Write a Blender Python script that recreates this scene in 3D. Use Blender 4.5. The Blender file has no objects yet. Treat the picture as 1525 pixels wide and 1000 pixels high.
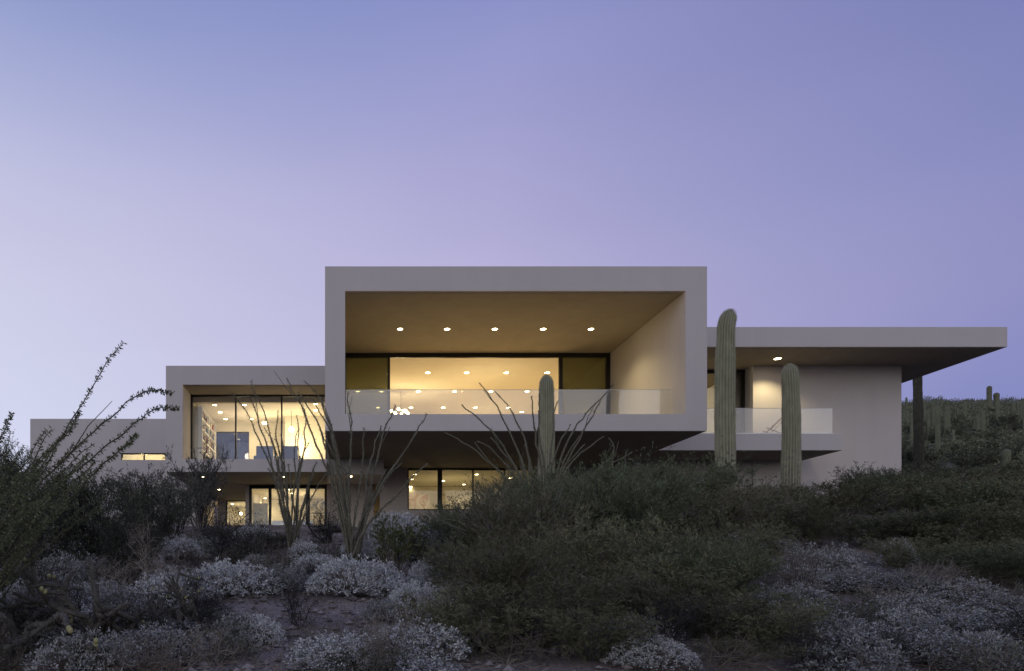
import bpy, math, random
import numpy as np
from mathutils import Vector, Matrix, noise

sc = bpy.context.scene
COL = sc.collection
F = 1016.67          # focal length of the 24 mm lens, in photograph pixels
CX, CY = 500.0, 862.0
ZC = 1.6             # eye height above the ground under the camera
R = random.Random(7)

def W(px, Y): return (px - CX) * Y / F
def Z(py, Y): return ZC + (CY - py) * Y / F

# ------------------------------------------------------------------ helpers
def smooth(a, b, t):
    t = min(1.0, max(0.0, (t - a) / (b - a)))
    return t * t * (3 - 2 * t)

def lin(c):
    return tuple((v / 255 / 12.92) if v / 255 <= 0.04045 else ((v / 255 + 0.055) / 1.055) ** 2.4 for v in c)

def thing(name, label, cat, loc=(0, 0, 0), rz=0.0, group=None):
    o = bpy.data.objects.new(name, None)
    COL.objects.link(o)
    o.empty_display_size = 0.2
    o.location = loc
    o.rotation_euler = (0, 0, rz)
    tag(o, label, cat, group)
    return o

def tag(o, label=None, cat=None, group=None, kind=None):
    if label: o['label'] = label
    if cat: o['category'] = cat
    if group: o['group'] = group
    if kind: o['kind'] = kind
    return o

def copy_tree(o, parent=None):
    c = o.copy()
    COL.objects.link(c)
    if parent is not None:
        c.parent = parent
    for ch in list(o.children):
        copy_tree(ch, c)
    return c

class MB:
    def __init__(self):
        self.v = []; self.f = []; self.np_v = []; self.np_f = []
    def box(self, x0, x1, y0, y1, z0, z1):
        if x1 < x0: x0, x1 = x1, x0
        n = len(self.v)
        self.v += [(x0,y0,z0),(x1,y0,z0),(x1,y1,z0),(x0,y1,z0),(x0,y0,z1),(x1,y0,z1),(x1,y1,z1),(x0,y1,z1)]
        self.f += [(n,n+3,n+2,n+1),(n+4,n+5,n+6,n+7),(n,n+1,n+5,n+4),(n+1,n+2,n+6,n+5),(n+2,n+3,n+7,n+6),(n+3,n,n+4,n+7)]
        return self
    def tube(self, pts, radii, sides=4, cap=True):
        pts = [Vector(p) for p in pts]
        n0 = len(self.v)
        m = len(pts)
        ref = None
        for i, p in enumerate(pts):
            d = (pts[min(i+1, m-1)] - pts[max(i-1, 0)])
            if d.length < 1e-9: d = Vector((0, 0, 1))
            d.normalize()
            if ref is None:
                ref = Vector((1, 0, 0)) if abs(d.x) < 0.8 else Vector((0, 1, 0))
            u = (ref - d * ref.dot(d))
            if u.length < 1e-6: u = d.orthogonal()
            u.normalize(); w = d.cross(u); ref = u
            r = radii[i] if hasattr(radii, '__len__') else radii
            for k in range(sides):
                a = 2 * math.pi * k / sides
                q = p + u * (math.cos(a) * r) + w * (math.sin(a) * r)
                self.v.append((q.x, q.y, q.z))
        for i in range(m - 1):
            a = n0 + i * sides; b = a + sides
            for k in range(sides):
                k2 = (k + 1) % sides
                self.f.append((a + k, a + k2, b + k2, b + k))
        if cap:
            self.f.append(tuple(n0 + (m-1)*sides + k for k in range(sides)))
            self.f.append(tuple(n0 + k for k in reversed(range(sides))))
        return self
    def lathe(self, prof, sides=24, c=(0,0)):
        n0 = len(self.v)
        for r, z in prof:
            for k in range(sides):
                a = 2*math.pi*k/sides
                self.v.append((c[0]+r*math.cos(a), c[1]+r*math.sin(a), z))
        for i in range(len(prof)-1):
            a = n0+i*sides; b = a+sides
            for k in range(sides):
                k2 = (k+1) % sides
                self.f.append((a+k, a+k2, b+k2, b+k))
        self.f.append(tuple(n0+k for k in reversed(range(sides))))
        self.f.append(tuple(n0+(len(prof)-1)*sides+k for k in range(sides)))
        return self
    def ball(self, c, r, seg=8, rings=6, sc3=(1,1,1)):
        n0 = len(self.v)
        for i in range(rings+1):
            t = math.pi*i/rings
            for k in range(seg):
                a = 2*math.pi*k/seg
                rr = max(math.sin(t), 0.02)
                self.v.append((c[0]+r*rr*math.cos(a)*sc3[0], c[1]+r*rr*math.sin(a)*sc3[1], c[2]-r*math.cos(t)*sc3[2]))
        for i in range(rings):
            a = n0+i*seg; b = a+seg
            for k in range(seg):
                k2 = (k+1) % seg
                self.f.append((a+k, a+k2, b+k2, b+k))
        return self
    def leaves(self, P, D, L, Wd, rng, fold=0.0):
        """rhombic leaves: P base points (n,3), D directions (n,3), L lengths, Wd widths"""
        P = np.asarray(P, float); D = np.asarray(D, float)
        n = len(P)
        if n == 0: return self
        D = D / np.maximum(np.linalg.norm(D, axis=1, keepdims=True), 1e-9)
        T = rng.normal(size=(n, 3))
        S = np.cross(D, T); S /= np.maximum(np.linalg.norm(S, axis=1, keepdims=True), 1e-9)
        N = np.cross(S, D)
        L = np.broadcast_to(np.asarray(L, float), (n,))[:, None]
        Wd = np.broadcast_to(np.asarray(Wd, float), (n,))[:, None]
        mid = P + D * L * 0.5 + N * L * fold
        q = np.stack([P, mid + S * Wd * 0.5, P + D * L, mid - S * Wd * 0.5], axis=1).reshape(-1, 3)
        self.np_v.append(q)
        return self
    def mesh(self, name, mat, shade=False):
        me = bpy.data.meshes.new(name)
        if self.np_v:
            q = np.concatenate(self.np_v)
            n0 = len(self.v); nq = len(q) // 4
            V = np.concatenate([np.asarray(self.v, float).reshape(-1, 3), q]) if n0 else q
            loops = [i for f in self.f for i in f]
            sizes = [len(f) for f in self.f]
            loops = np.concatenate([np.asarray(loops, np.int32), np.arange(nq*4, dtype=np.int32) + n0]).astype(np.int32)
            sizes = np.concatenate([np.asarray(sizes, np.int32), np.full(nq, 4, np.int32)]).astype(np.int32)
            starts = np.concatenate([[0], np.cumsum(sizes)[:-1]]).astype(np.int32)
            me.vertices.add(len(V)); me.vertices.foreach_set('co', V.astype(np.float32).ravel())
            me.loops.add(len(loops)); me.loops.foreach_set('vertex_index', loops)
            me.polygons.add(len(sizes)); me.polygons.foreach_set('loop_start', starts)
            me.polygons.foreach_set('loop_total', sizes)
            me.update(calc_edges=True)
        else:
            me.from_pydata(self.v, [], self.f); me.update()
        me.materials.append(mat)
        if shade:
            me.polygons.foreach_set('use_smooth', [True]*len(me.polygons))
        return me
    def build(self, name, mat, parent=None, shade=False, bevel=0.0):
        o = bpy.data.objects.new(name, self.mesh(name, mat, shade))
        COL.objects.link(o)
        if parent is not None: o.parent = parent
        if bevel:
            b = o.modifiers.new('bevel', 'BEVEL'); b.width = bevel; b.segments = 2; b.limit_method = 'ANGLE'
        return o

# ------------------------------------------------------------------ materials
def newmat(name):
    m = bpy.data.materials.new(name); m.use_nodes = True
    nt = m.node_tree
    return m, nt, nt.nodes['Principled BSDF'], nt.nodes['Material Output']

def noisy(name, c1, c2, scale=8.0, rough=0.8, bump=0.0, bscale=60.0, detail=6.0, dist=0.01, coord='Object', metallic=0.0, spec=0.3):
    m, nt, b, out = newmat(name)
    tc = nt.nodes.new('ShaderNodeTexCoord')
    n = nt.nodes.new('ShaderNodeTexNoise'); n.inputs['Scale'].default_value = scale; n.inputs['Detail'].default_value = detail
    nt.links.new(tc.outputs[coord], n.inputs['Vector'])
    r = nt.nodes.new('ShaderNodeValToRGB')
    r.color_ramp.elements[0].position = 0.3; r.color_ramp.elements[1].position = 0.7
    r.color_ramp.elements[0].color = (*c1, 1); r.color_ramp.elements[1].color = (*c2, 1)
    nt.links.new(n.outputs['Fac'], r.inputs['Fac'])
    nt.links.new(r.outputs['Color'], b.inputs['Base Color'])
    b.inputs['Roughness'].default_value = rough
    b.inputs['Metallic'].default_value = metallic
    b.inputs['Specular IOR Level'].default_value = spec
    if bump:
        n2 = nt.nodes.new('ShaderNodeTexNoise'); n2.inputs['Scale'].default_value = bscale; n2.inputs['Detail'].default_value = 4
        nt.links.new(tc.outputs[coord], n2.inputs['Vector'])
        bp = nt.nodes.new('ShaderNodeBump'); bp.inputs['Strength'].default_value = bump; bp.inputs['Distance'].default_value = dist
        nt.links.new(n2.outputs['Fac'], bp.inputs['Height'])
        nt.links.new(bp.outputs['Normal'], b.inputs['Normal'])
    return m

def leafmat(name, c1, c2, rough=0.75, spec=0.2, objvar=0.35):
    """colour varies leaf by leaf and a little from plant to plant"""
    m, nt, b, out = newmat(name)
    g = nt.nodes.new('ShaderNodeNewGeometry')
    r = nt.nodes.new('ShaderNodeValToRGB')
    r.color_ramp.elements[0].color = (*c1, 1); r.color_ramp.elements[1].color = (*c2, 1)
    nt.links.new(g.outputs['Random Per Island'], r.inputs['Fac'])
    oi = nt.nodes.new('ShaderNodeObjectInfo')
    mr = nt.nodes.new('ShaderNodeMapRange'); mr.inputs['To Min'].default_value = 1 - objvar; mr.inputs['To Max'].default_value = 1 + objvar
    nt.links.new(oi.outputs['Random'], mr.inputs['Value'])
    hs = nt.nodes.new('ShaderNodeHueSaturation')
    nt.links.new(mr.outputs['Result'], hs.inputs['Value'])
    nt.links.new(r.outputs['Color'], hs.inputs['Color'])
    nt.links.new(hs.outputs['Color'], b.inputs['Base Color'])
    b.inputs['Roughness'].default_value = rough; b.inputs['Specular IOR Level'].default_value = spec
    return m

def glassmat(name, tint, refl=1.0, rough=0.0, ior=1.52, sky_veil=0.0):
    m, nt, b, out = newmat(name)
    nt.nodes.remove(b)
    tr = nt.nodes.new('ShaderNodeBsdfTransparent'); tr.inputs['Color'].default_value = (*tint, 1)
    gl = nt.nodes.new('ShaderNodeBsdfGlossy'); gl.inputs['Roughness'].default_value = rough
    gl.inputs['Color'].default_value = (refl, refl, refl, 1)
    fr = nt.nodes.new('ShaderNodeFresnel'); ge = nt.nodes.new('ShaderNodeNewGeometry')
    im = nt.nodes.new('ShaderNodeMapRange')          # the far face of a thin pane reflects like the near one
    im.inputs['To Min'].default_value = ior; im.inputs['To Max'].default_value = 1 / ior
    nt.links.new(ge.outputs['Backfacing'], im.inputs['Value']); nt.links.new(im.outputs['Result'], fr.inputs['IOR'])
    mx = nt.nodes.new('ShaderNodeMixShader')
    nt.links.new(fr.outputs['Fac'], mx.inputs['Fac'])
    nt.links.new(tr.outputs['BSDF'], mx.inputs[1]); nt.links.new(gl.outputs['BSDF'], mx.inputs[2])
    last = mx
    if sky_veil:
        df = nt.nodes.new('ShaderNodeBsdfDiffuse'); df.inputs['Color'].default_value = (0.75, 0.76, 0.78, 1)  # pale diffuse layer painting the sky's reflected veil onto the glass
        m2 = nt.nodes.new('ShaderNodeMixShader'); m2.inputs['Fac'].default_value = sky_veil
        nt.links.new(mx.outputs['Shader'], m2.inputs[1]); nt.links.new(df.outputs['BSDF'], m2.inputs[2]); last = m2
    nt.links.new(last.outputs['Shader'], out.inputs['Surface'])
    return m

def emit(name, c, s):
    m, nt, b, out = newmat(name)
    b.inputs['Base Color'].default_value = (0.8, 0.8, 0.8, 1)
    b.inputs['Emission Color'].default_value = (*c, 1); b.inputs['Emission Strength'].default_value = s
    return m

def stuccomat(name, c1, c2):
    m, nt, b, out = newmat(name)
    tc = nt.nodes.new('ShaderNodeTexCoord')
    n = nt.nodes.new('ShaderNodeTexNoise'); n.inputs['Scale'].default_value = 0.7; n.inputs['Detail'].default_value = 8
    nt.links.new(tc.outputs['Object'], n.inputs['Vector'])
    mp = nt.nodes.new('ShaderNodeMapping'); mp.inputs['Scale'].default_value = (2.2, 2.2, 0.18)
    nt.links.new(tc.outputs['Object'], mp.inputs['Vector'])
    st = nt.nodes.new('ShaderNodeTexNoise'); st.inputs['Scale'].default_value = 1.3; st.inputs['Detail'].default_value = 6
    nt.links.new(mp.outputs['Vector'], st.inputs['Vector'])
    ad = nt.nodes.new('ShaderNodeMath'); ad.operation = 'ADD'
    nt.links.new(n.outputs['Fac'], ad.inputs[0]); nt.links.new(st.outputs['Fac'], ad.inputs[1])
    hf = nt.nodes.new('ShaderNodeMath'); hf.operation = 'MULTIPLY'; hf.inputs[1].default_value = 0.5
    nt.links.new(ad.outputs[0], hf.inputs[0])
    r = nt.nodes.new('ShaderNodeValToRGB')
    r.color_ramp.elements[0].position = 0.32; r.color_ramp.elements[1].position = 0.68
    r.color_ramp.elements[0].color = (*c1, 1); r.color_ramp.elements[1].color = (*c2, 1)
    nt.links.new(hf.outputs[0], r.inputs['Fac']); nt.links.new(r.outputs['Color'], b.inputs['Base Color'])
    b.inputs['Roughness'].default_value = 0.9; b.inputs['Specular IOR Level'].default_value = 0.15
    n2 = nt.nodes.new('ShaderNodeTexNoise'); n2.inputs['Scale'].default_value = 90; n2.inputs['Detail'].default_value = 5
    nt.links.new(tc.outputs['Object'], n2.inputs['Vector'])
    bp = nt.nodes.new('ShaderNodeBump'); bp.inputs['Strength'].default_value = 0.35; bp.inputs['Distance'].default_value = 0.008
    nt.links.new(n2.outputs['Fac'], bp.inputs['Height']); nt.links.new(bp.outputs['Normal'], b.inputs['Normal'])
    return m

M = {}
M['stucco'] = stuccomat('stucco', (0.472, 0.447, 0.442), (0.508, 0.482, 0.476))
M['soffit_or_shade_sheet'] = stuccomat('shade_darkened_soffit', (0.21, 0.185, 0.155), (0.26, 0.232, 0.195))  # stucco darkened, so shade is painted onto the undersides
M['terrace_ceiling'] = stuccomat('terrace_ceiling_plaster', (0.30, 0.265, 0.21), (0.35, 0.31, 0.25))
M['paint'] = noisy('interior_paint', (0.72, 0.68, 0.60), (0.76, 0.72, 0.64), 1.5, 0.85)
M['deck'] = noisy('deck_concrete', (0.34, 0.31, 0.28), (0.42, 0.39, 0.35), 3, 0.7, 0.1, 40)
M['floor'] = noisy('wood_floor', (0.30, 0.20, 0.11), (0.40, 0.28, 0.16), 4, 0.45)
M['black'] = noisy('black_anodised_metal', (0.010, 0.010, 0.012), (0.016, 0.016, 0.018), 20, 0.4, spec=0.4)
M['white'] = noisy('white_metal', (0.7, 0.7, 0.68), (0.78, 0.78, 0.76), 10, 0.5)
M['wood'] = noisy('brown_wood', (0.10, 0.045, 0.018), (0.20, 0.09, 0.035), 6, 0.5)
M['lit_door'] = noisy('lamplit_door_wood', (0.30, 0.19, 0.07), (0.42, 0.28, 0.11), 5, 0.5)  # door wood lightened, warm lamplight put into its colour
M['shadeskin'] = noisy('shade_darkened_skin', (0.035, 0.036, 0.026), (0.075, 0.072, 0.055), 6, 0.9, 0.4, 40)  # darker saguaro skin, the shade behind the house put into its colour
M['glass'] = glassmat('clear_glass', (0.965, 0.975, 0.97))
M['rail_glass'] = glassmat('railing_glass', (0.97, 0.98, 0.975), ior=1.8, sky_veil=0.07)  # part of the sky reflection is a painted pale veil
M['tint'] = glassmat('tinted_glass', (0.33, 0.34, 0.27))
M['dusk_glass'] = glassmat('blue_tinted_glass', (0.18, 0.24, 0.34))
M['edge'] = noisy('glass_edge', (0.42, 0.47, 0.47), (0.52, 0.57, 0.57), 10, 0.3)
M['lens'] = emit('lamp_lens', (1.0, 0.80, 0.45), 26)
M['globe'] = emit('glowing_globe', (1.0, 0.86, 0.6), 9)
M['blue'] = noisy('blue_upholstery', (0.13, 0.18, 0.38), (0.17, 0.23, 0.45), 15, 0.9)
M['canvas'] = noisy('chair_canvas', (0.30, 0.24, 0.18), (0.38, 0.31, 0.24), 15, 0.9)
M['bark'] = noisy('dry_bark', (0.07, 0.06, 0.05), (0.15, 0.13, 0.11), 12, 0.9)
M['darkbark'] = noisy('dark_bark', (0.018, 0.016, 0.017), (0.045, 0.04, 0.04), 12, 0.9)
M['palebark'] = noisy('pale_dry_twig', (0.14, 0.12, 0.10), (0.26, 0.23, 0.20), 12, 0.9)
M['wand'] = noisy('ocotillo_bark', (0.05, 0.051, 0.037), (0.19, 0.18, 0.13), 40, 0.9, 0.5, 90)
M['ocoleaf'] = leafmat('ocotillo_leaf', (0.045, 0.058, 0.028), (0.15, 0.165, 0.09))
M['creosote'] = leafmat('creosote_leaf', (0.055, 0.078, 0.042), (0.155, 0.180, 0.105))
M['creosote3'] = leafmat('olive_creosote_leaf', (0.070, 0.080, 0.042), (0.190, 0.190, 0.115))
M['darkleaf'] = leafmat('dark_leaf', (0.028, 0.036, 0.024), (0.085, 0.095, 0.062))
M['twig'] = noisy('olive_twig', (0.05, 0.052, 0.034), (0.10, 0.10, 0.07), 12, 0.9)
M['creosote2'] = leafmat('olive_twig_leaf', (0.066, 0.072, 0.040), (0.170, 0.168, 0.102))
M['greygreen'] = leafmat('grey_green_leaf', (0.05, 0.055, 0.045), (0.14, 0.145, 0.12))
M['brittle'] = leafmat('brittlebush_leaf', (0.27, 0.28, 0.28), (0.58, 0.60, 0.60), objvar=0.15)
M['brittle_dim'] = leafmat('dusty_shaded_brittlebush_leaf', (0.12, 0.125, 0.125), (0.36, 0.37, 0.375), objvar=0.25)  # duller leaf copy, also paints in the weaker light on the right
M['fresh'] = leafmat('fresh_green_leaf', (0.05, 0.075, 0.02), (0.15, 0.17, 0.055))
M['hill'] = leafmat('hill_scrub_leaf', (0.07, 0.082, 0.052), (0.21, 0.22, 0.15), objvar=0.55)
M['dry'] = leafmat('dry_grass', (0.14, 0.12, 0.09), (0.30, 0.26, 0.21))
M['spine'] = noisy('pale_spines', (0.34, 0.33, 0.24), (0.48, 0.46, 0.36), 10, 0.9)
M['cholla'] = noisy('cholla_skin', (0.045, 0.045, 0.04), (0.10, 0.095, 0.085), 25, 0.9, 0.6, 80)
M['fruit'] = noisy('yellow_fruit', (0.20, 0.20, 0.09), (0.32, 0.31, 0.15), 30, 0.7)
M['stone'] = leafmat('stones', (0.10, 0.09, 0.085), (0.34, 0.31, 0.30), 0.9)

def saguaro_mat():
    m, nt, b, out = newmat('saguaro_skin')
    tc = nt.nodes.new('ShaderNodeTexCoord')
    n = nt.nodes.new('ShaderNodeTexNoise'); n.inputs['Scale'].default_value = 3.5; n.inputs['Detail'].default_value = 8
    mp = nt.nodes.new('ShaderNodeMapping'); mp.inputs['Scale'].default_value = (1.5, 1.5, 0.8)
    nt.links.new(tc.outputs['Object'], mp.inputs['Vector']); nt.links.new(mp.outputs['Vector'], n.inputs['Vector'])
    r = nt.nodes.new('ShaderNodeValToRGB')
    r.color_ramp.elements[0].position = 0.3; r.color_ramp.elements[1].position = 0.72
    r.color_ramp.elements[0].color = (0.15, 0.165, 0.10, 1); r.color_ramp.elements[1].color = (0.28, 0.285, 0.20, 1)
    nt.links.new(n.outputs['Fac'], r.inputs['Fac'])
    # grey-brown corky scars, denser near the foot
    sep = nt.nodes.new('ShaderNodeSeparateXYZ'); nt.links.new(tc.outputs['Object'], sep.inputs['Vector'])
    mr = nt.nodes.new('ShaderNodeMapRange'); mr.inputs['From Min'].default_value = 0.0; mr.inputs['From Max'].default_value = 2.2
    mr.inputs['To Min'].default_value = 0.41; mr.inputs['To Max'].default_value = 0.68
    nt.links.new(sep.outputs['Z'], mr.inputs['Value'])
    n3 = nt.nodes.new('ShaderNodeTexNoise'); n3.inputs['Scale'].default_value = 11; n3.inputs['Detail'].default_value = 8
    nt.links.new(tc.outputs['Object'], n3.inputs['Vector'])
    gt = nt.nodes.new('ShaderNodeMath'); gt.operation = 'GREATER_THAN'
    nt.links.new(n3.outputs['Fac'], gt.inputs[0]); nt.links.new(mr.outputs['Result'], gt.inputs[1])
    mx = nt.nodes.new('ShaderNodeMix'); mx.data_type = 'RGBA'
    mx.inputs['B'].default_value = (0.17, 0.16, 0.13, 1)
    nt.links.new(gt.outputs[0], mx.inputs['Factor']); nt.links.new(r.outputs['Color'], mx.inputs['A'])
    at = nt.nodes.new('ShaderNodeAttribute'); at.attribute_name = 'areole'
    ma = nt.nodes.new('ShaderNodeMix'); ma.data_type = 'RGBA'; ma.inputs['B'].default_value = (0.36, 0.35, 0.26, 1)
    nt.links.new(at.outputs['Fac'], ma.inputs['Factor']); nt.links.new(mx.outputs['Result'], ma.inputs['A'])
    nt.links.new(ma.outputs['Result'], b.inputs['Base Color'])
    b.inputs['Roughness'].default_value = 0.7; b.inputs['Specular IOR Level'].default_value = 0.25
    n2 = nt.nodes.new('ShaderNodeTexNoise'); n2.inputs['Scale'].default_value = 60
    nt.links.new(tc.outputs['Object'], n2.inputs['Vector'])
    bp = nt.nodes.new('ShaderNodeBump'); bp.inputs['Strength'].default_value = 0.3; bp.inputs['Distance'].default_value = 0.01
    nt.links.new(n2.outputs['Fac'], bp.inputs['Height']); nt.links.new(bp.outputs['Normal'], b.inputs['Normal'])
    return m
M['saguaro'] = saguaro_mat()

def ground_mat():
    m, nt, b, out = newmat('desert_soil')
    tc = nt.nodes.new('ShaderNodeTexCoord')
    def ns(s, d=6):
        n = nt.nodes.new('ShaderNodeTexNoise'); n.inputs['Scale'].default_value = s; n.inputs['Detail'].default_value = d
        nt.links.new(tc.outputs['Object'], n.inputs['Vector']); return n
    def ramp(n, p0, c0, p1, c1):
        r = nt.nodes.new('ShaderNodeValToRGB')
        r.color_ramp.elements[0].position = p0; r.color_ramp.elements[1].position = p1
        r.color_ramp.elements[0].color = (*c0, 1); r.color_ramp.elements[1].color = (*c1, 1)
        nt.links.new(n.outputs['Fac'], r.inputs['Fac']); return r
    big = ramp(ns(0.9, 8), 0.35, (0.12, 0.105, 0.10), 0.65, (0.26, 0.225, 0.21))
    fine = ramp(ns(38, 8), 0.3, (0.55, 0.55, 0.55), 0.7, (1.35, 1.33, 1.3))
    mx = nt.nodes.new('ShaderNodeMix'); mx.data_type = 'RGBA'; mx.blend_type = 'MULTIPLY'; mx.inputs['Factor'].default_value = 1
    nt.links.new(big.outputs['Color'], mx.inputs['A']); nt.links.new(fine.outputs['Color'], mx.inputs['B'])
    # greener, darker soil cover on the far hill
    sep = nt.nodes.new('ShaderNodeSeparateXYZ'); nt.links.new(tc.outputs['Object'], sep.inputs['Vector'])
    mr = nt.nodes.new('ShaderNodeMapRange'); mr.inputs['From Min'].default_value = 22; mr.inputs['From Max'].default_value = 34
    nt.links.new(sep.outputs['Y'], mr.inputs['Value'])
    mh = nt.nodes.new('ShaderNodeMix'); mh.data_type = 'RGBA'
    hill = ramp(ns(0.9, 10), 0.35, (0.10, 0.10, 0.075), 0.68, (0.24, 0.225, 0.19))
    nt.links.new(mr.outputs['Result'], mh.inputs['Factor'])
    nt.links.new(mx.outputs['Result'], mh.inputs['A']); nt.links.new(hill.outputs['Color'], mh.inputs['B'])
    nt.links.new(mh.outputs['Result'], b.inputs['Base Color'])
    b.inputs['Roughness'].default_value = 0.95; b.inputs['Specular IOR Level'].default_value = 0.1
    bp = nt.nodes.new('ShaderNodeBump'); bp.inputs['Strength'].default_value = 0.8; bp.inputs['Distance'].default_value = 0.03
    nt.links.new(ns(45, 8).outputs['Fac'], bp.inputs['Height']); nt.links.new(bp.outputs['Normal'], b.inputs['Normal'])
    return m
M['ground'] = ground_mat()

# ------------------------------------------------------------------ terrain
def ground(x, y):
    yb = y if y < 15 else 15 + 2.0 * (1 - math.exp(-(y - 15) / 2.0))
    h = -1.55 + 0.175 * yb
    h -= 0.35 * smooth(17.5, 22.5, y) * (1 - smooth(8, 12, x))
    h += 0.055 * max(x - 2, 0) * smooth(6, 17, y) * (1 - 0.6 * smooth(30, 60, x))
    hy = 0.325 * max(y - 25, 0) if y < 72 else 0.325 * 47 - 0.12 * (y - 72)
    if hy > 0:
        h += hy * smooth(14, 26, x) * (1 + 0.02 * math.sin(x * 0.13))
    h -= 0.10 * max(y - 30, 0) * (1 - smooth(-6, 10, x)) if y < 130 else 10 * (1 - smooth(-6, 10, x))
    amp = 0.10 if y < 24 else 0.10 + min(0.5, 0.02 * (y - 24))
    h += amp * noise.noise(Vector((x * 0.55, y * 0.55, 3.1)))
    if y < 24: h += 0.035 * noise.noise(Vector((x * 2.1, y * 2.1, 8.2)))
    return h + ZC

def axis(fine0, fine1, step, lo, hi, growth=1.16):
    a = list(np.arange(fine0, fine1 + 1e-6, step))
    s, v = step, fine1
    while v < hi: s = min(s * growth, 40); v += s; a.append(v)
    s, v = step, fine0
    while v > lo: s = min(s * growth, 40); v -= s; a.insert(0, v)
    return a
xs = axis(-7, 12, 0.16, -420, 420); ys = axis(3, 20, 0.16, -60, 520)
gb = MB()
gb.v = [(x, y, ground(x, y)) for y in ys for x in xs]
nx = len(xs)
gb.f = [(j*nx+i, j*nx+i+1, (j+1)*nx+i+1, (j+1)*nx+i) for j in range(len(ys)-1) for i in range(nx-1)]
tag(gb.build('ground', M['ground'], shade=True), kind='structure')

# ------------------------------------------------------------------ house
house = thing('house', 'modern flat-roofed pale stucco house with a big framed upper terrace, lit at dusk', 'house', (4, 23, ZC + 1.2))
HO = Vector(house.location)
class HB(MB):
    """collects geometry in world coordinates, stored relative to the house"""
    def build(self, name, mat, parent=None, **k):
        o = MB.build(self, name, mat, parent or house, **k)
        o.data.transform(Matrix.Translation(-HO))
        return o
    def each(self, name, mat, parent=None):
        """one part per box"""
        for i in range(len(self.v) // 8):
            q = HB(); q.v = self.v[i*8:i*8+8]; q.f = [tuple(k % 8 for k in f) for f in self.f[i*6:i*6+6]]
            q.f = [tuple(k - i*8 for k in f) for f in self.f[i*6:i*6+6]]
            q.build(name, mat, parent)

# --- main upper box with the terrace
Y0, YG, YE = 18.3, 23.3, 33.5
xl, xil, xir, xr = W(484, Y0), W(514, Y0), W(1021, Y0), W(1053, Y0)
zt, zit, zib, zb = Z(397, Y0), Z(433.5, Y0), Z(617, Y0), Z(642, Y0)
zfl = zib - 0.30
HB().box(xl, xr, Y0, YE, zit, zt).build('roof', M['stucco'])
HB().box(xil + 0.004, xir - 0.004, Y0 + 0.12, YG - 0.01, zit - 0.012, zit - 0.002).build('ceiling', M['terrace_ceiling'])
HB().box(xl + 0.06, xr - 0.06, Y0 + 0.06, YE, zb - 0.012, zb - 0.002).build('soffit_or_shade_sheet', M['soffit_or_shade_sheet'])  # thin dark sheet, painted shade under the main box
s = HB()
s.box(xl, xil, Y0, YE, zb, zit)
s.box(xir, xr, Y0, YE, zb, zit)
s.each('wall', M['stucco'])
s = HB()
s.box(xil, xir, Y0, Y0 + 0.26, zb, zib)
s.box(xil, xir, Y0 + 0.26, YE, zb, zfl - 0.02)
s.build('floor_slab', M['stucco'])
HB().box(xil + 0.002, xir - 0.002, Y0 + 0.27, YG + 0.1, zfl - 0.016, zfl).build('terrace_deck', M['deck'])
HB().box(xil + 0.002, xir - 0.002, YG + 0.1, YE, zfl - 0.016, zfl).build('interior_floor', M['floor'])
s = HB()
s.box(xil + 0.01, xir - 0.01, YE - 0.25, YE - 0.05, zfl, zit - 0.03)
s.box(xil + 0.003, xil + 0.03, YG + 0.12, YE - 0.26, zfl, zit - 0.03)
s.box(xir - 0.03, xir - 0.003, YG + 0.12, YE - 0.26, zfl, zit - 0.03)
s.each('interior_wall', M['paint'])
HB().box(xil + 0.003, xir - 0.003, YG + 0.12, YE - 0.02, zit - 0.025, zit - 0.003).build('ceiling', M['paint'])

def window(xs_m, y, z0, z1, fw=0.06, head=0.09, panes=None, mats=None, depth=0.09, name='window', sill=0.05, thick=None):
    """black frame with mullions at xs_m (first and last are the jambs), a pane of glass in each bay"""
    f = HB()
    a, b = xs_m[0], xs_m[-1]
    f.box(a, b, y, y + depth, z1 - head, z1)
    f.box(a, b, y, y + depth, z0, z0 + sill)
    for i, x in enumerate(xs_m):
        w = (thick or {}).get(i, fw)
        x0 = a if i == 0 else (b - w if i == len(xs_m) - 1 else x - w / 2)
        f.box(x0, x0 + w, y + 0.002, y + depth - 0.002, z0 + sill, z1 - head)
    o = f.build(name, M['black'])
    for i in range(len(xs_m) - 1):
        mt = (mats or {}).get(i, 'glass')
        if mt is None: continue
        w0 = (thick or {}).get(i, fw); w1 = (thick or {}).get(i + 1, fw)
        x0 = xs_m[i] + (w0 if i == 0 else w0 / 2); x1 = xs_m[i+1] - (w1 if i + 1 == len(xs_m) - 1 else w1 / 2)
        p = HB().box(x0, x1, y + depth * 0.4, y + depth * 0.4 + 0.012, z0 + sill, z1 - head).build('pane', M[mt])
        p.parent = o
    return o

window([xil + 0.004, W(579, YG), W(835.5, YG), xir - 0.004], YG, zfl, zit - 0.014, fw=0.09, head=0.15,
       mats={0: 'tint', 1: None, 2: 'tint'}, thick={2: 0.13, 3: 0.14}, name='sliding_door')

def railing(segs, y, z0, z1):
    """frameless glass panels standing edge to edge, each with its polished top edge"""
    base = HB().box(segs[0][0], segs[-1][1], y - 0.03, y + 0.042, z0, z0 + 0.07).build('glass_railing', M['white'])
    for a, b in segs:
        p = HB().box(a, b, y, y + 0.012, z0 + 0.071, z1 - 0.014).build('pane', M['rail_glass']); p.parent = base
        e = HB().box(a, b, y - 0.001, y + 0.013, z1 - 0.0135, z1).build('edge_strip', M['edge']); e.parent = base
    return base
YR = 19.03
xa, xb = xil + 0.02, xir - 0.02
cuts = [xa, W(688, YR), W(840, YR), W(983, YR), xb]
railing([(cuts[i] + 0.006, cuts[i+1] - 0.006) for i in range(4)], YR, zfl, Z(580.5, YR))

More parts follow.
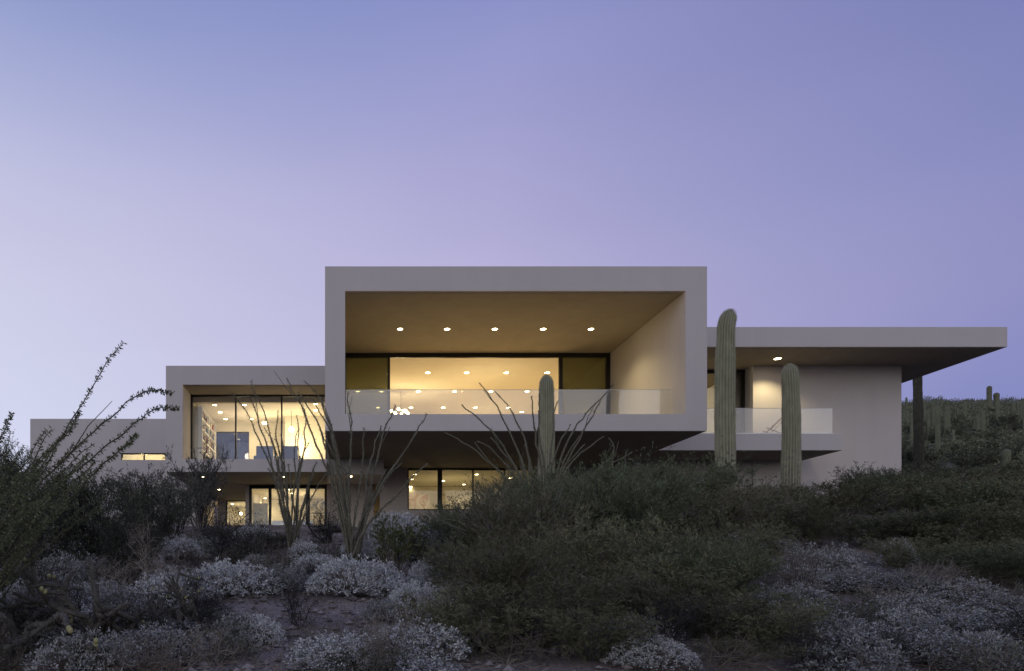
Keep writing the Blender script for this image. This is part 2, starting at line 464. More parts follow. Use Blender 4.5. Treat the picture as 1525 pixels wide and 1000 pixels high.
# --- left wing (upper)
Y4, YW = 22.0, 23.2
lxl, lxi = W(247, Y4), W(272, Y4)
lzt, lzo, lzs, lzb = Z(545, Y4), Z(573, Y4), Z(684, Y4), Z(703, Y4)
lyb = 26.6; rx = xl - 0.004
lfl = lzs - 0.12
HB().box(lxl, rx, Y4, lyb + 0.3, lzo, lzt).build('roof', M['stucco'])
s = HB()
s.box(lxl, lxi, Y4, lyb + 0.3, lzb, lzo)
s.each('wall', M['stucco'])
s = HB()
s.box(lxi, rx, Y4, YW + 0.3, lzb, lzs)
s.box(lxi, rx, YW + 0.3, 30.3, lzb, lfl - 0.02)
s.build('floor_slab', M['stucco'])
HB().box(lxi, rx, YW + 0.31, lyb, lfl - 0.016, lfl).build('interior_floor', M['floor'])
ceil_l = Z(600, 23.5)
s = HB()
s.box(lxi + 0.003, rx - 0.003, 23.5, lyb, ceil_l, lzo - 0.004)
s.build('ceiling', M['paint'])
wx0, wx1, wz0, wz1 = W(320, lyb), W(371, lyb), Z(700, lyb), Z(643, lyb)
s = HB()
s.box(lxi, wx0, lyb, lyb + 0.2, lfl, lzo - 0.004)
s.box(wx1, rx, lyb, lyb + 0.2, lfl, lzo - 0.004)
s.box(wx0, wx1, lyb, lyb + 0.2, wz1, lzo - 0.004)
s.box(wx0, wx1, lyb, lyb + 0.2, lfl, wz0)
s.box(lxi + 0.002, lxi + 0.02, 23.52, lyb - 0.002, lfl, ceil_l - 0.002)
s.box(rx - 0.02, rx - 0.002, 23.52, lyb - 0.002, lfl, ceil_l - 0.002)
s.box(W(425, 25.6), rx - 0.03, 25.4, 25.5, lfl, ceil_l - 0.002)      # nearer partition on the right
s.each('interior_wall', M['paint'])
window([wx0 + 0.002, wx1 - 0.002], lyb + 0.05, wz0, wz1, fw=0.03, head=0.03, mats={0: 'dusk_glass'}, sill=0.03)
window([lxi + 0.004, W(351, YW), W(419.5, YW), rx - 0.004], YW, lzs + 0.003, lzo - 0.004, fw=0.055, head=0.06, sill=0.02)

HB().box(lxi + 0.004, rx - 0.004, Y4 + 0.08, YW - 0.004, lzo - 0.012, lzo - 0.002).build('soffit_or_shade_sheet', M['soffit_or_shade_sheet'])  # dark sheet painting shade on top of the window reveal
HB().box(lxl + 0.06, rx - 0.02, Y4 + 0.06, 30.0, lzb - 0.012, lzb - 0.002).build('soffit_or_shade_sheet', M['soffit_or_shade_sheet'])  # dark sheet with the left wing's underside shade in its colour
# --- far left wing
YL = 28.0
flx0, flx1 = W(45, YL), -5.75
flt, flb = Z(624, YL), ZC + 0.2
c0, c1, cz0, cz1 = W(180, YL), W(247, YL), Z(685.5, YL), Z(675, YL)
HB().box(flx0, flx1, YL, 34, flt - 0.35, flt).build('roof', M['stucco'])
s = HB()
s.box(flx0, c0, YL, YL + 0.25, flb, flt - 0.35)
s.box(c1, flx1, YL, YL + 0.25, flb, flt - 0.35)
s.box(c0, c1, YL, YL + 0.25, cz1, flt - 0.35)
s.box(c0, c1, YL, YL + 0.25, flb, cz0)
s.box(flx0, flx0 + 0.25, YL + 0.25, 34, flb, flt - 0.35)
s.box(flx1 - 0.25, flx1, YL + 0.25, 34, flb, flt - 0.35)
s.each('wall', M['stucco'])
s = HB(); s.box(flx0 + 0.26, flx1 - 0.26, 31.5, 31.7, flb, flt - 0.36); s.each('interior_wall', M['paint'])
window([c0, W(213.5, YL), c1], YL + 0.08, cz0, cz1, fw=0.05, head=0.035, sill=0.02)

# --- lower level under the left wing: deep covered patio and a glazed room
YD, YP = 25.0, 29.9
lf = ZC + 1.15                                                     # lower floor
px0 = W(371, YD)
cl = lzb - 0.016
HB().box(lxl + 0.1, 7.4, YD - 0.3, 30.2, lf - 0.3, lf).build('lower_floor', M['deck'])
xd1 = W(487, YD)
s = HB()
xp0, xp1, zp = W(336, YP), W(368, YP), Z(745, YP)
s.box(lxl + 0.3, xp0, YP, YP + 0.2, lf, cl)                         # back of the patio
s.box(xp1, px0 - 0.1, YP, YP + 0.2, lf, cl)
s.box(xp0, xp1, YP, YP + 0.2, zp, cl)
s.box(px0 - 0.14, px0 - 0.004, YD, YP - 0.003, lf, cl)              # side of the room
s.box(xd1 + 0.004, W(556, YD), YD, YD + 0.2, lf, zb - 0.016)        # right of the doors
s.each('wall', M['stucco'])
s = HB()
s.box(xl, W(566, 24.4), 22.5, 30.0, lzb, zb - 0.016)                # dropped stucco ceiling under the main box
s.build('soffit_or_shade_sheet', M['stucco'])
window([px0, W(402, YD), W(458.5, YD), xd1], YD + 0.03, lf, cl - 0.003, fw=0.09, head=0.12, thick={1: 0.11, 2: 0.15}, name='sliding_door')
window([xp0, xp1], YP + 0.05, lf, zp, fw=0.06, head=0.06)
s = HB()
s.box(px0 + 0.002, 1.6, 29.2, 29.4, lf, cl - 0.03)
s.box(px0 + 0.0, px0 + 0.02, YD + 0.2, 29.18, lf, cl - 0.03)
s.box(xp0 - 0.8, xp1 + 0.3, 32.4, 32.5, lf, cl - 0.03)
s.each('interior_wall', M['paint'])
HB().box(px0 + 0.022, 1.6, YD + 0.2, 29.18, cl - 0.026, cl - 0.006).build('ceiling', M['paint'])
HB().box(xp0 - 0.8, xp1 + 0.3, YP + 0.21, 32.39, cl - 0.026, cl - 0.006).build('ceiling', M['paint'])
HB().box(xp0 - 0.8, xp1 + 0.3, YP + 0.21, 32.39, lf - 0.02, lf).build('lower_floor', M['floor'])

# --- lower level under the main box
YS = 24.4
wa, wb = W(607, YS), W(800, YS)
zs = Z(760, YS)
s = HB()
s.box(W(566, YS), wa, YS, YS + 0.2, lf, zb - 0.016)
s.box(wa, wb, YS, YS + 0.2, lf, zs)
s.box(wb, xr - 0.02, YS, YS + 0.2, lf - 0.4, zb - 0.016)
s.each('wall', M['stucco'])
window([wa, W(655.5, YS), W(705, YS), W(752, YS), wb], YS + 0.04, zs, zb - 0.016, fw=0.05, head=0.06, thick={1: 0.16}, sill=0.04)
s = HB()
s.box(W(580, YS), wb + 0.5, 29.0, 29.2, lf, zb - 0.045)
s.box(W(580, YS), W(580, YS) + 0.15, YS + 0.21, 28.99, lf, zb - 0.045)
s.box(wb + 0.35, wb + 0.5, YS + 0.21, 28.99, lf, zb - 0.045)
s.each('interior_wall', M['paint'])
HB().box(W(580, YS) + 0.16, wb + 0.34, YS + 0.21, 28.99, zb - 0.038, zb - 0.018).build('ceiling', M['paint'])
dr = HB().box(W(556, YD) + 0.006, 1.78, YD + 0.03, YD + 0.08, lf, lzb - 0.006).build('door', M['lit_door'])
h_ = HB().tube([(W(558, YD), YD - 0.03, lf + 0.95), (W(558, YD), YD - 0.03, lf + 1.2)], 0.012, 8).build('handle', M['white']); h_.parent = dr

# --- right wing
Y2, YQ, YB = 21.08, 22.9, 27.5
rzt, rzs = Z(487, Y2), Z(517, Y2)
rX1, wX1, wX0 = W(1500.5, Y2), W(1342.5, YQ), W(1121.5, YQ)
bzt, bzb = Z(646, Y2), Z(671, Y2)
HB().box(xr + 0.004, rX1, Y2, YB, rzs, rzt).build('roof', M['stucco'], bevel=0.012)
HB().box(xr + 0.03, rX1 - 0.06, Y2 + 0.06, YB - 0.06, rzs - 0.012, rzs - 0.002).build('soffit_or_shade_sheet', M['soffit_or_shade_sheet'])  # dark sheet, shade painted under the right roof
s = HB()
s.box(wX0, wX1, YQ, YB - 0.3, ZC + 0.8, rzs - 0.014)
s.box(xr + 0.004, wX0 - 0.003, YQ + 0.06, YQ + 0.3, ZC + 0.6, bzb - 0.016)
s.each('wall', M['stucco'])
bX1 = W(1255, Y2)
HB().box(xr + 0.03, bX1 - 0.05, Y2 + 0.05, YQ - 0.01, bzb - 0.012, bzb - 0.002).build('soffit_or_shade_sheet', M['soffit_or_shade_sheet'])  # dark sheet, shade painted under the balcony
s = HB(); s.box(xr + 0.004, bX1, Y2, YQ - 0.003, bzb, bzt)
s.box(xr + 0.004, wX0 - 0.003, YQ - 0.003, YB, bzb, bzt - 0.03)
s.build('balcony_slab', M['stucco'], bevel=0.01)
s = HB()
s.box(xr + 0.004, wX0 - 0.004, YB - 0.2, YB - 0.05, bzt - 0.02, rzs - 0.014)
s.box(wX0 - 0.03, wX0 - 0.004, 23.5, YB - 0.21, bzt - 0.02, rzs - 0.014)
s.each('interior_wall', M['paint'])
YDR = 23.34
window([xr + 0.01, W(1106, YDR) - 0.13, wX0 - 0.006], YDR, bzt - 0.02, rzs - 0.016, fw=0.17, head=0.12, name='sliding_door', mats={1: 'tint'}, thick={0: .08, 2: 0.05})
railing([(xr + 0.03, W(1150, 21.35)), (W(1150, 21.35) + 0.012, bX1 - 0.12)], 21.35, bzt, Z(608, 21.35))

# --- downlights (a trim ring with its glowing lens) and the light each of them gives
WARM = (1.0, 0.79, 0.40)
def downlight(x, y, z, r=0.075, watt=0, spread=130, color=WARM, shown=True):
    ring = HB()
    n = 20
    for k in range(n):
        a0, a1 = 2*math.pi*k/n, 2*math.pi*(k+1)/n
        i = len(ring.v)
        for rr, zz in ((r, 0), (r * 1.3, 0), (r * 1.3, 0.012), (r, 0.012)):
            for a in (a0, a1): ring.v.append((x + rr*math.cos(a), y + rr*math.sin(a), z - 0.014 + zz))
        for q in range(4):
            q2 = (q + 1) % 4
            ring.f.append((i + q*2, i + q*2 + 1, i + q2*2 + 1, i + q2*2))
    o = ring.build('downlight', M['white'])
    l = HB().lathe([(r * 0.98, z - 0.012), (r * 0.98, z - 0.004)], 16, (x, y)).build('lens', M['lens']); l.parent = o
    if watt:
        ld = bpy.data.lights.new('downlight_beam', 'SPOT'); ld.energy = watt; ld.color = color
        ld.spot_size = math.radians(spread); ld.spot_blend = 0.6; ld.shadow_soft_size = 0.06
        lo = bpy.data.objects.new('downlight_beam', ld); COL.objects.link(lo)
        lo.location = (x, y, z - 0.03); lo.parent = o; lo.matrix_parent_inverse = house.matrix_world.inverted()
        lo.location = Vector((x, y, z - 0.03)) - HO; lo.matrix_parent_inverse = Matrix.Identity(4)
    return o
hr = zit - ZC
def on_ceiling(px, py, zc):
    Y = (zc - ZC) * F / (CY - py)
    return W(px, Y), Y
for px in (596, 666, 737, 809, 880):
    x, y = on_ceiling(px, 490, zit - 0.012); downlight(x, y, zit - 0.012, 0.08, 165)
zc_ = zit - 0.026
for row, pxs in ((555, (637, 695, 754, 815)), (583, (533, 568, 623, 677, 731, 785, 838)), (607, (563, 612, 660, 708, 757, 806, 856)), (613.5, (777,))):
    for k, px in enumerate(pxs):
        x, y = on_ceiling(px, row, zc_)
        if x < xil + 0.2 or x > xir - 0.2: continue
        downlight(x, y, zc_, 0.085, 60 if row < 600 else 40)
x, y = on_ceiling(1158, 534, rzs - 0.012); downlight(x, y, rzs - 0.012, 0.10, 200, 125)
for px, py in ((320, 603), (328, 614), (336, 624), (364, 603), (374, 624), (437, 622), (470, 597.5), (470, 611)):
    x, y = on_ceiling(px, py, ceil_l)
    downlight(x, max(y, 23.65), ceil_l, 0.07, 22)
for px in (302, 423, 521):
    x, y = on_ceiling(px, 710, lzb - 0.012); downlight(x, y, lzb - 0.012, 0.07, 42, 125)
x, y = on_ceiling(326, 729, lzb - 0.012); downlight(x, y, lzb - 0.012, 0.06, 30, 120)
for px, py in ((432, 729), (434, 735), (395, 742)):
    x, y = on_ceiling(px, py, cl - 0.026); downlight(x, y, cl - 0.026, 0.06, 30)
x, y = on_ceiling(346, 750.5, cl - 0.026); downlight(x, y, cl - 0.026, 0.07, 60)
for px, py in ((618, 706.5), (613, 713.5), (611.5, 724.5), (710, 706.5), (691, 721.5), (660, 716), (760, 712)):
    x, y = on_ceiling(px, py, zb - 0.038); downlight(x, y, zb - 0.038, 0.065, 16)

def lamp(x, y, z, watt, size=0.15, color=WARM, parent=None, name='warm_point'):
    ld = bpy.data.lights.new(name, 'POINT'); ld.energy = watt; ld.color = color; ld.shadow_soft_size = size
    o = bpy.data.objects.new(name, ld); COL.objects.link(o)
    if parent is None: o.parent = house; o.location = Vector((x, y, z)) - HO
    else: o.parent = parent; o.location = Vector((x, y, z)) - Vector(parent.location)
    return o

# --- pendants, furniture and pictures seen through the glass, plus added room lights
def pendant(x, y, zc, drop, n, spread, r, label, watt, name='pendant_lamp', cat='pendant lamp'):
    t = thing(name, label, cat, (x, y, zc - drop))
    MB().lathe([(0.07, drop - 0.02), (0.07, drop)], 16).build('canopy', M['white'], t)
    MB().tube([(0, 0, 0.05), (0, 0, drop - 0.02)], 0.008, 6).build('cord', M['black'], t)
    MB().lathe([(spread * 0.5, 0.03), (spread * 0.5, 0.06)], 20).build('frame', M['black'], t)
    rr = random.Random(n)
    for k in range(n):
        a = 2*math.pi*k/n
        q = spread * (0.55 + 0.45 * (k % 2))
        MB().ball((q*math.cos(a), q*math.sin(a), -0.02 + rr.uniform(-0.07, 0.07)), r, 10, 8).build('globe', M['globe'], t, shade=True)
    lamp(x, y, zc - drop - 0.28, watt, 0.2, parent=t)
    return t
x, y = on_ceiling(597, 583, zc_)
pendant(x, y, zc_, 0.82, 9, 0.42, 0.06, 'glowing cluster chandelier hanging inside the open upper terrace doors', 110, 'chandelier', 'chandelier')
x, y = W(395, 25.2), 25.2
pendant(x, y, ceil_l, ceil_l - Z(632, 25.2), 2, 0.07, 0.05, 'twin-globe pendant lamp in the middle bay of the upper left window', 20)
x, y = W(434, 24.7), 24.7
pendant(x, y, ceil_l, ceil_l - Z(637, 24.7), 1, 0.0, 0.10, 'single round white pendant lamp in the right bay of the upper left window', 30)
x, y = W(365, 31.3), 31.3
pendant(W(359, 31.3), 31.3, cl - 0.026, cl - Z(762, 31.3), 1, 0.0, 0.07, 'small amber pendant lamp deep under the patio beside the wooden cabinet', 25)
for gx, gy, gw in ((W(640, 28), 27.6, 66), (W(725, 25.6), 25.6, 80), (W(840, 28), 27.2, 62), (W(720, 31), 31.0, 78)):
    lamp(gx, gy, zfl + 1.5, gw, 0.25)  # fixtureless lights added to brighten the upper terrace room
lamp(-1.3, 25.0, lfl + 1.0, 34, 0.15); lamp(-3.6, 25.2, lfl + 1.3, 26, 0.15, (1, .82, .58))  # added lights without fixtures, brightening the upper left room
lamp(-1.6, 27.2, lf + 1.2, 58, 0.15, (1, .78, .44)); lamp(4.6, 26.8, lf + 1.3, 34, 0.15, (1.0, .76, .34))  # unseen lights added in the two lower rooms
lamp(xr + 1.7, 25.3, bzt + 1.3, 55, 0.15); lamp(W(213, 30), 30.0, flt - 1.5, 130, 0.15, (1, .8, .42))  # unseen lights added behind the balcony door and the strip window

def armchair(name, label, loc, rz):
    t = thing(name, label, 'chair', loc, rz, 'blue chairs behind the upper left window')
    MB().box(-0.34, 0.34, -0.32, 0.32, 0.30, 0.46).build('seat', M['blue'], t, bevel=0.04)
    MB().box(-0.34, 0.34, -0.40, -0.28, 0.40, 1.02).build('backrest', M['blue'], t, bevel=0.04)
    for sx in (-1, 1):
        MB().box(sx*0.40 - 0.05, sx*0.40 + 0.05, -0.30, 0.30, 0.30, 0.64).build('armrest', M['blue'], t, bevel=0.03)
        for sy in (-1, 1):
            MB().tube([(sx*0.32, sy*0.28, 0.31), (sx*0.35, sy*0.31, 0)], [0.022, 0.014], 8).build('leg', M['wood'], t)
    return t
zch = lfl
yA = 23.9
sA = (Z(667, yA) - lfl) / 1.02
for px, lab in ((395.5, 'blue upholstered chair behind the middle bay of the upper left window'), (432, 'blue upholstered chair behind the right bay of the upper left window')):
    t = armchair('armchair', lab, (W(px, yA), yA, zch), 0.0)
    t.scale = (0.86, 0.86, sA)

# bookshelf on the left wall of the upper left room
bk = thing('bookshelf', 'tall bookshelf against the side wall behind the upper left window', 'bookshelf', (lxi + 0.04, 24.9, lfl))
bh = ceil_l - lfl - 0.12
MB().box(0, 0.02, -1.3, 1.45, 0, bh).build('back_panel', M['paint'], bk)
for k in range(7):
    zz = k * (bh - 0.03) / 6
    MB().box(0.021, 0.27, -1.27, 1.42, zz, zz + 0.03).build('shelf', M['white'], bk)
for yy in (-1.3, 0.05, 1.42):
    MB().box(0.021, 0.28, yy, yy + 0.028, 0, bh).build('side_panel', M['white'], bk)
bcols = [(0.03, 0.03, 0.035), (0.28, 0.05, 0.03), (0.08, 0.12, 0.22), (0.5, 0.45, 0.35), (0.20, 0.11, 0.05)]
bmats = [noisy('book_cover', c, tuple(v*1.2 for v in c), 5, 0.6) for c in bcols]
rb = random.Random(3)
for k in range(1, 6):
    z0 = lfl + k * (bh - 0.03) / 6 + 0.031
    yy = 24.9 - 1.22
    while yy < 24.9 + 1.30:
        n = rb.choice((2, 3, 4))
        for q in range(n):
            w = rb.uniform(0.035, 0.06); hh = rb.uniform(0.20, 0.31)
            if yy + w > 24.9 + 1.38 or (24.9 + 0.02 < yy + w and yy < 24.9 + 0.09): yy += w; continue
            o = MB().box(lxi + 0.08, lxi + 0.27, yy, yy + w - 0.004, z0, z0 + hh).build('book', bmats[rb.randrange(5)])
            tag(o, 'book standing on the tall shelf behind the upper left window', 'book', 'books on the bookshelf')
            yy += w
        yy += rb.uniform(0.08, 0.4)

def picture(name, label, loc, w, h, mat, rz=0, frame='black'):
    t = thing(name, label, 'picture', loc, rz)
    f = MB()
    f.box(-w/2 - 0.03, w/2 + 0.03, -0.03, 0, -0.03, 0); f.box(-w/2 - 0.03, w/2 + 0.03, -0.03, 0, h, h + 0.03)
    f.box(-w/2 - 0.03, -w/2, -0.03, 0, 0, h); f.box(w/2, w/2 + 0.03, -0.03, 0, 0, h)
    f.build('frame', M[frame], t)
    MB().box(-w/2, w/2, -0.015, 0, 0, h).build('canvas', mat, t)
    return t
def paintmat(name, cols, scale):
    m, nt, b, out = newmat(name)
    tc = nt.nodes.new('ShaderNodeTexCoord')
    n = nt.nodes.new('ShaderNodeTexNoise'); n.inputs['Scale'].default_value = scale; n.inputs['Detail'].default_value = 2; n.inputs['Distortion'].default_value = 1.5
    nt.links.new(tc.outputs['Object'], n.inputs['Vector'])
    r = nt.nodes.new('ShaderNodeValToRGB'); e = r.color_ramp.elements
    e[0].position = 0.35; e[0].color = (*cols[0], 1); e[1].position = 0.7; e[1].color = (*cols[-1], 1)
    for i, c in enumerate(cols[1:-1]):
        q = e.new(0.35 + 0.35 * (i + 1) / (len(cols) - 1)); q.color = (*c, 1)
    nt.links.new(n.outputs['Fac'], r.inputs['Fac']); nt.links.new(r.outputs['Color'], b.inputs['Base Color'])
    return m
picture('painting', 'tall pale blue painting behind the narrow left pane of the lower doors', (W(386, 26.3), 26.3, lf + 0.1), W(398, 26.3) - W(374, 26.3), 1.62,
        paintmat('pale_blue_painting', [(0.25, 0.33, 0.55), (0.6, 0.66, 0.75), (0.75, 0.76, 0.78)], 2.0), frame='white')
picture('painting', 'wide landscape painting behind the right pane of the lower doors', (W(474, 29.1), 29.17, Z(764, 29.1)), 1.0, Z(741, 29.1) - Z(764, 29.1),
        paintmat('landscape_painting', [(0.10, 0.14, 0.24), (0.55, 0.5, 0.4), (0.75, 0.72, 0.66)], 3.0))
picture('painting', 'pale painting with red marks behind the lower window under the terrace', (W(622, 27.4), 27.4, Z(762, 27.4)), 0.85, Z(734, 27.4) - Z(762, 27.4),
        paintmat('red_marked_painting', [(0.58, 0.40, 0.34), (0.72, 0.67, 0.61), (0.76, 0.73, 0.7)], 2.2), frame='white')
# sideboard and cabinet, white table
t = thing('cabinet', 'dark wooden cabinet standing at the far end of the covered patio', 'cabinet', (W(352, 31.8), 31.9, lf))
MB().box(-0.55, 0.55, -0.25, 0.25, 0.1, 1.35).build('body', M['wood'], t, bevel=0.01)
for sx in (-1, 1):
    d = MB().box(sx*0.275 - 0.262, sx*0.275 + 0.262, -0.272, -0.252, 0.13, 1.32).build('door', M['wood'], t)
    MB().tube([(sx*0.06, -0.29, 0.7), (sx*0.06, -0.29, 0.9)], 0.01, 6).build('handle', M['white'], d)
t = thing('bed', 'low white bed behind the middle pane of the lower doors', 'bed', (W(430, 27.5), 27.4, lf))
MB().box(-0.9, 0.9, -0.9, 0.9, 0.12, 0.3).build('frame', M['wood'], t, bevel=0.01)
MB().box(-0.88, 0.88, -0.88, 0.88, 0.301, 0.62).build('mattress', M['paint'], t, bevel=0.06)
MB().box(-0.95, 0.95, 0.905, 0.98, 0.12, 1.25).build('headboard', M['blue'], t, bevel=0.02)
for sx in (-1, 1): MB().ball((sx*0.45, 0.62, 0.72), 0.34, 12, 8, (1, 0.6, 0.35)).build('pillow', M['white'], t, shade=True)

# lounge chair on the balcony, leaning back
t = thing('deck_chair', 'pale canvas deck chair leaning back behind the right balcony glass', 'chair', (W(1152, 22.2), 22.25, bzt), math.radians(70))
for sx in (-1, 1):
    MB().tube([(sx*0.28, 0.62, 0.0), (sx*0.28, 0.10, 0.36), (sx*0.28, -0.50, 1.0)], 0.018, 8).build('frame', M['wood'], t)
    MB().tube([(sx*0.25, -0.55, 0.0), (sx*0.25, 0.22, 0.40)], 0.018, 8).build('leg', M['wood'], t)
sb = MB(); nb = 10
pr = [(0.5, 0.10), (0.2, 0.20), (-0.05, 0.38), (-0.28, 0.66), (-0.48, 0.98)]
for i, (yy, zz) in enumerate(pr):
    for sx in (-0.26, 0.26): sb.v.append((sx, yy, zz))
    for sx in (-0.26, 0.26): sb.v.append((sx, yy - 0.008, zz - 0.012))
for i in range(len(pr) - 1):
    a, b = i*4, i*4 + 4
    sb.f += [(a, a+1, b+1, b), (a+2, b+2, b+3, a+3), (a, b, b+2, a+2), (a+1, a+3, b+3, b+1)]
sb.build('sling', M['canvas'], t)

# ------------------------------------------------------------------ plants
def rvec(rng): 
    v = rng.normal(size=3); return v / np.linalg.norm(v)

def make_shrub(name, cat, seed, rad, h, nstem, nbr, nsub, nleaf, llen, lwid, leaf, bark, up=0.5, spread=0.9, leaf_lo=0.25, stem_r=0.010, droop=0.0, jitter=0.35, wisps=0):
    """many stems from one foot, side twigs and small leaves through the whole crown"""
    rng = np.random.default_rng(seed)
    stems = MB(); lv = MB(); P = []; D = []
    for s_ in range(nstem):
        a = rng.uniform(0, 2*np.pi); out = spread * np.sqrt(rng.uniform(0.02, 1))
        Ls = h * rng.uniform(0.72, 1.08) * (1 - 0.18 * out)
        b0 = np.array([0.06*rad*np.cos(a), 0.06*rad*np.sin(a), -0.05])
        tip = np.array([rad*out*np.cos(a), rad*out*np.sin(a), Ls])
        mid = b0 + (tip - b0) * np.array([0.35, 0.35, 0.52]) + rng.normal(size=3) * 0.07 * h
        pts = []
        n = 7
        for i in range(n):
            u = i / (n - 1)
            p = (1-u)**2*b0 + 2*u*(1-u)*mid + u*u*tip + rng.normal(size=3) * 0.012 * h * (u > 0)
            pts.append(p)
        stems.tube(pts, [stem_r * (1.15 - 0.95*i/(n-1)) for i in range(n)], 4)
        for b_ in range(nbr):
            u = leaf_lo + (1 - leaf_lo) * rng.uniform(0, 1) ** 0.8
            k = u * (n - 1); i = min(int(k), n - 2); p = pts[i] + (pts[i+1] - pts[i]) * (k - i)
            d = (pts[i+1] - pts[i]); d = d / np.linalg.norm(d)
            d = d * up + rvec(rng) * 0.8 + np.array([np.cos(a), np.sin(a), 0]) * 0.25; d[2] += 0.25 - droop
            d /= np.linalg.norm(d)
            bl = h * rng.uniform(0.14, 0.34) * (1.15 - 0.5*u)
            e = p + d * bl + np.array([0, 0, bl * (0.12 - droop)])
            m_ = p + d * bl * 0.5 + rng.normal(size=3) * bl * 0.06
            stems.tube([p, m_, e], [stem_r*0.40, stem_r*0.28, stem_r*0.15], 3, cap=False)
            for c_ in range(nsub):
                v = rng.uniform(0.25, 1.0)
                q = p + (m_ - p) * (v*2) if v < 0.5 else m_ + (e - m_) * (v*2 - 1)
                d2 = d * 0.7 + rvec(rng) * 0.75; d2[2] += up * 0.5 - droop; d2 /= np.linalg.norm(d2)
                sl = bl * rng.uniform(0.3, 0.6)
                q2 = q + d2 * sl
                stems.tube([q, q2], [stem_r*0.2, stem_r*0.1], 3, cap=False)
                tt = rng.uniform(0.1, 1.05, nleaf)[:, None]
                P.append(q + (q2 - q) * tt + rng.normal(size=(nleaf, 3)) * sl * 0.06)
                D.append(d2 * 0.9 + rng.normal(size=(nleaf, 3)) * jitter + np.array([0, 0, up * 0.4]))
    for w_ in range(wisps):       # long feathery shoots standing out of the crown
        a = rng.uniform(0, 2*np.pi); o_ = np.sqrt(rng.uniform(0.02, 1)) * 0.85
        p = np.array([rad*o_*np.cos(a), rad*o_*np.sin(a), h*(0.92 - 0.35*o_*o_) * rng.uniform(0.8, 1.0)])
        d = np.array([np.cos(a)*o_*0.8, np.sin(a)*o_*0.8, 0.9]) + rng.normal(size=3)*0.25; d /= np.linalg.norm(d)
        L_ = h * rng.uniform(0.2, 0.5)
        q = [p, p + d*L_*0.5 + rng.normal(size=3)*L_*0.05, p + d*L_ + rng.normal(size=3)*L_*0.09]
        stems.tube(q, [stem_r*0.4, stem_r*0.28, stem_r*0.14], 3, cap=False)
        k_ = 22
        tt = rng.uniform(0.05, 1.0, k_)[:, None]
        P.append(p + (q[2] - p)*tt + rng.normal(size=(k_, 3))*L_*0.035); D.append(d*0.9 + rng.normal(size=(k_, 3))*0.45)
    P = np.concatenate(P); D = np.concatenate(D)
    n = len(P)
    lv.leaves(P, D, llen * rng.uniform(0.6, 1.3, n), lwid * rng.uniform(0.6, 1.3, n), rng)
    t = thing(name, 'x', cat)
    stems.build('stems', M[bark], t); lv.build('foliage', M[leaf], t)
    return t

def make_mound(name, cat, seed, rad, h, nros, nlf, llen, lwid, leaf, bark):
    """rounded brittlebush: rosettes of soft pale leaves on a low dome of stems"""
    rng = np.random.default_rng(seed)
    stems = MB(); P = []; D = []
    lob = [(rng.uniform(0, 6.28), rng.uniform(0.1, 0.3)) for _ in range(4)]
    for i in range(nros):
        a = rng.uniform(0, 2*np.pi); t_ = np.arccos(rng.uniform(0.0, 1.0))
        k = 1 + sum(w * np.cos(3*(a - p0)) * 0.35 for p0, w in lob) + rng.uniform(-0.22, 0.12)
        p = np.array([rad*k*np.sin(t_)*np.cos(a), rad*k*np.sin(t_)*np.sin(a), h*k*np.cos(t_) + 0.03])
        nrm = np.array([p[0]/rad**2, p[1]/rad**2, p[2]/h**2 + 0.4/h]); nrm /= np.linalg.norm(nrm)
        if i % 3 == 0:
            stems.tube([(p[0]*0.1, p[1]*0.1, -0.03), p*np.array([0.6, 0.6, 0.45]), p], [0.007, 0.005, 0.003], 3, cap=False)
        m = rng.integers(nlf - 2, nlf + 3)
        dd = rng.normal(size=(m, 3)) * 0.75 + nrm * 0.85
        P.append(p + rng.normal(size=(m, 3)) * 0.012); D.append(dd)
    P = np.concatenate(P); D = np.concatenate(D); n = len(P)
    lv = MB().leaves(P, D, llen*rng.uniform(0.6, 1.3, n), lwid*rng.uniform(0.7, 1.2, n), rng, 0.08)
    t = thing(name, 'x', cat)
    stems.build('stems', M[bark], t); lv.build('foliage', M[leaf], t)
    return t

def make_twiggy(name, cat, seed, rad, h, nstem, depth, bark, leafn=0, leaf='greygreen', r0=0.014):
    """bare, crooked, densely forked shrub"""
    rng = np.random.default_rng(seed)
    stems = MB(); P = []; D = []
    def grow(p, d, L, r, lvl):
        pts = [p]; q = p.copy(); dd = d.copy()
        n = 3
        for i in range(n):
            dd = dd + rng.normal(size=3) * 0.25; dd[2] += 0.04; dd /= np.linalg.norm(dd)
            q = q + dd * L / n; pts.append(q.copy())
        stems.tube(pts, [r * (1 - 0.4*i/n) for i in range(n+1)], 4 if lvl < 2 else 3, cap=False)
        if lvl >= depth:
            for _ in range(leafn): P.append(q + rng.normal(size=3)*0.03); D.append(rng.normal(size=3) + dd)
            return
        for c_ in range(rng.integers(2, 5)):
            nd = dd + rng.normal(size=3) * 0.75; nd /= np.linalg.norm(nd)
            k = rng.integers(1, n + 1)
            grow(pts[k], nd, L * rng.uniform(0.5, 0.8), r * 0.62, lvl + 1)
    for s_ in range(nstem):
        a = rng.uniform(0, 6.28); o = rng.uniform(0.2, 1.0)
        d = np.array([np.cos(a)*o*rad/h, np.sin(a)*o*rad/h, 0.8]); d /= np.linalg.norm(d)
        grow(np.array([0.03*np.cos(a), 0.03*np.sin(a), -0.04]), d, h*0.42, r0, 0)
    t = thing(name, 'x', cat)
    stems.build('stems', M[bark], t)
    if P:
        n = len(P)
        MB().leaves(np.array(P), np.array(D), 0.03*rng.uniform(0.6, 1.2, n), 0.012, rng).build('foliage', M[leaf], t)
    return t

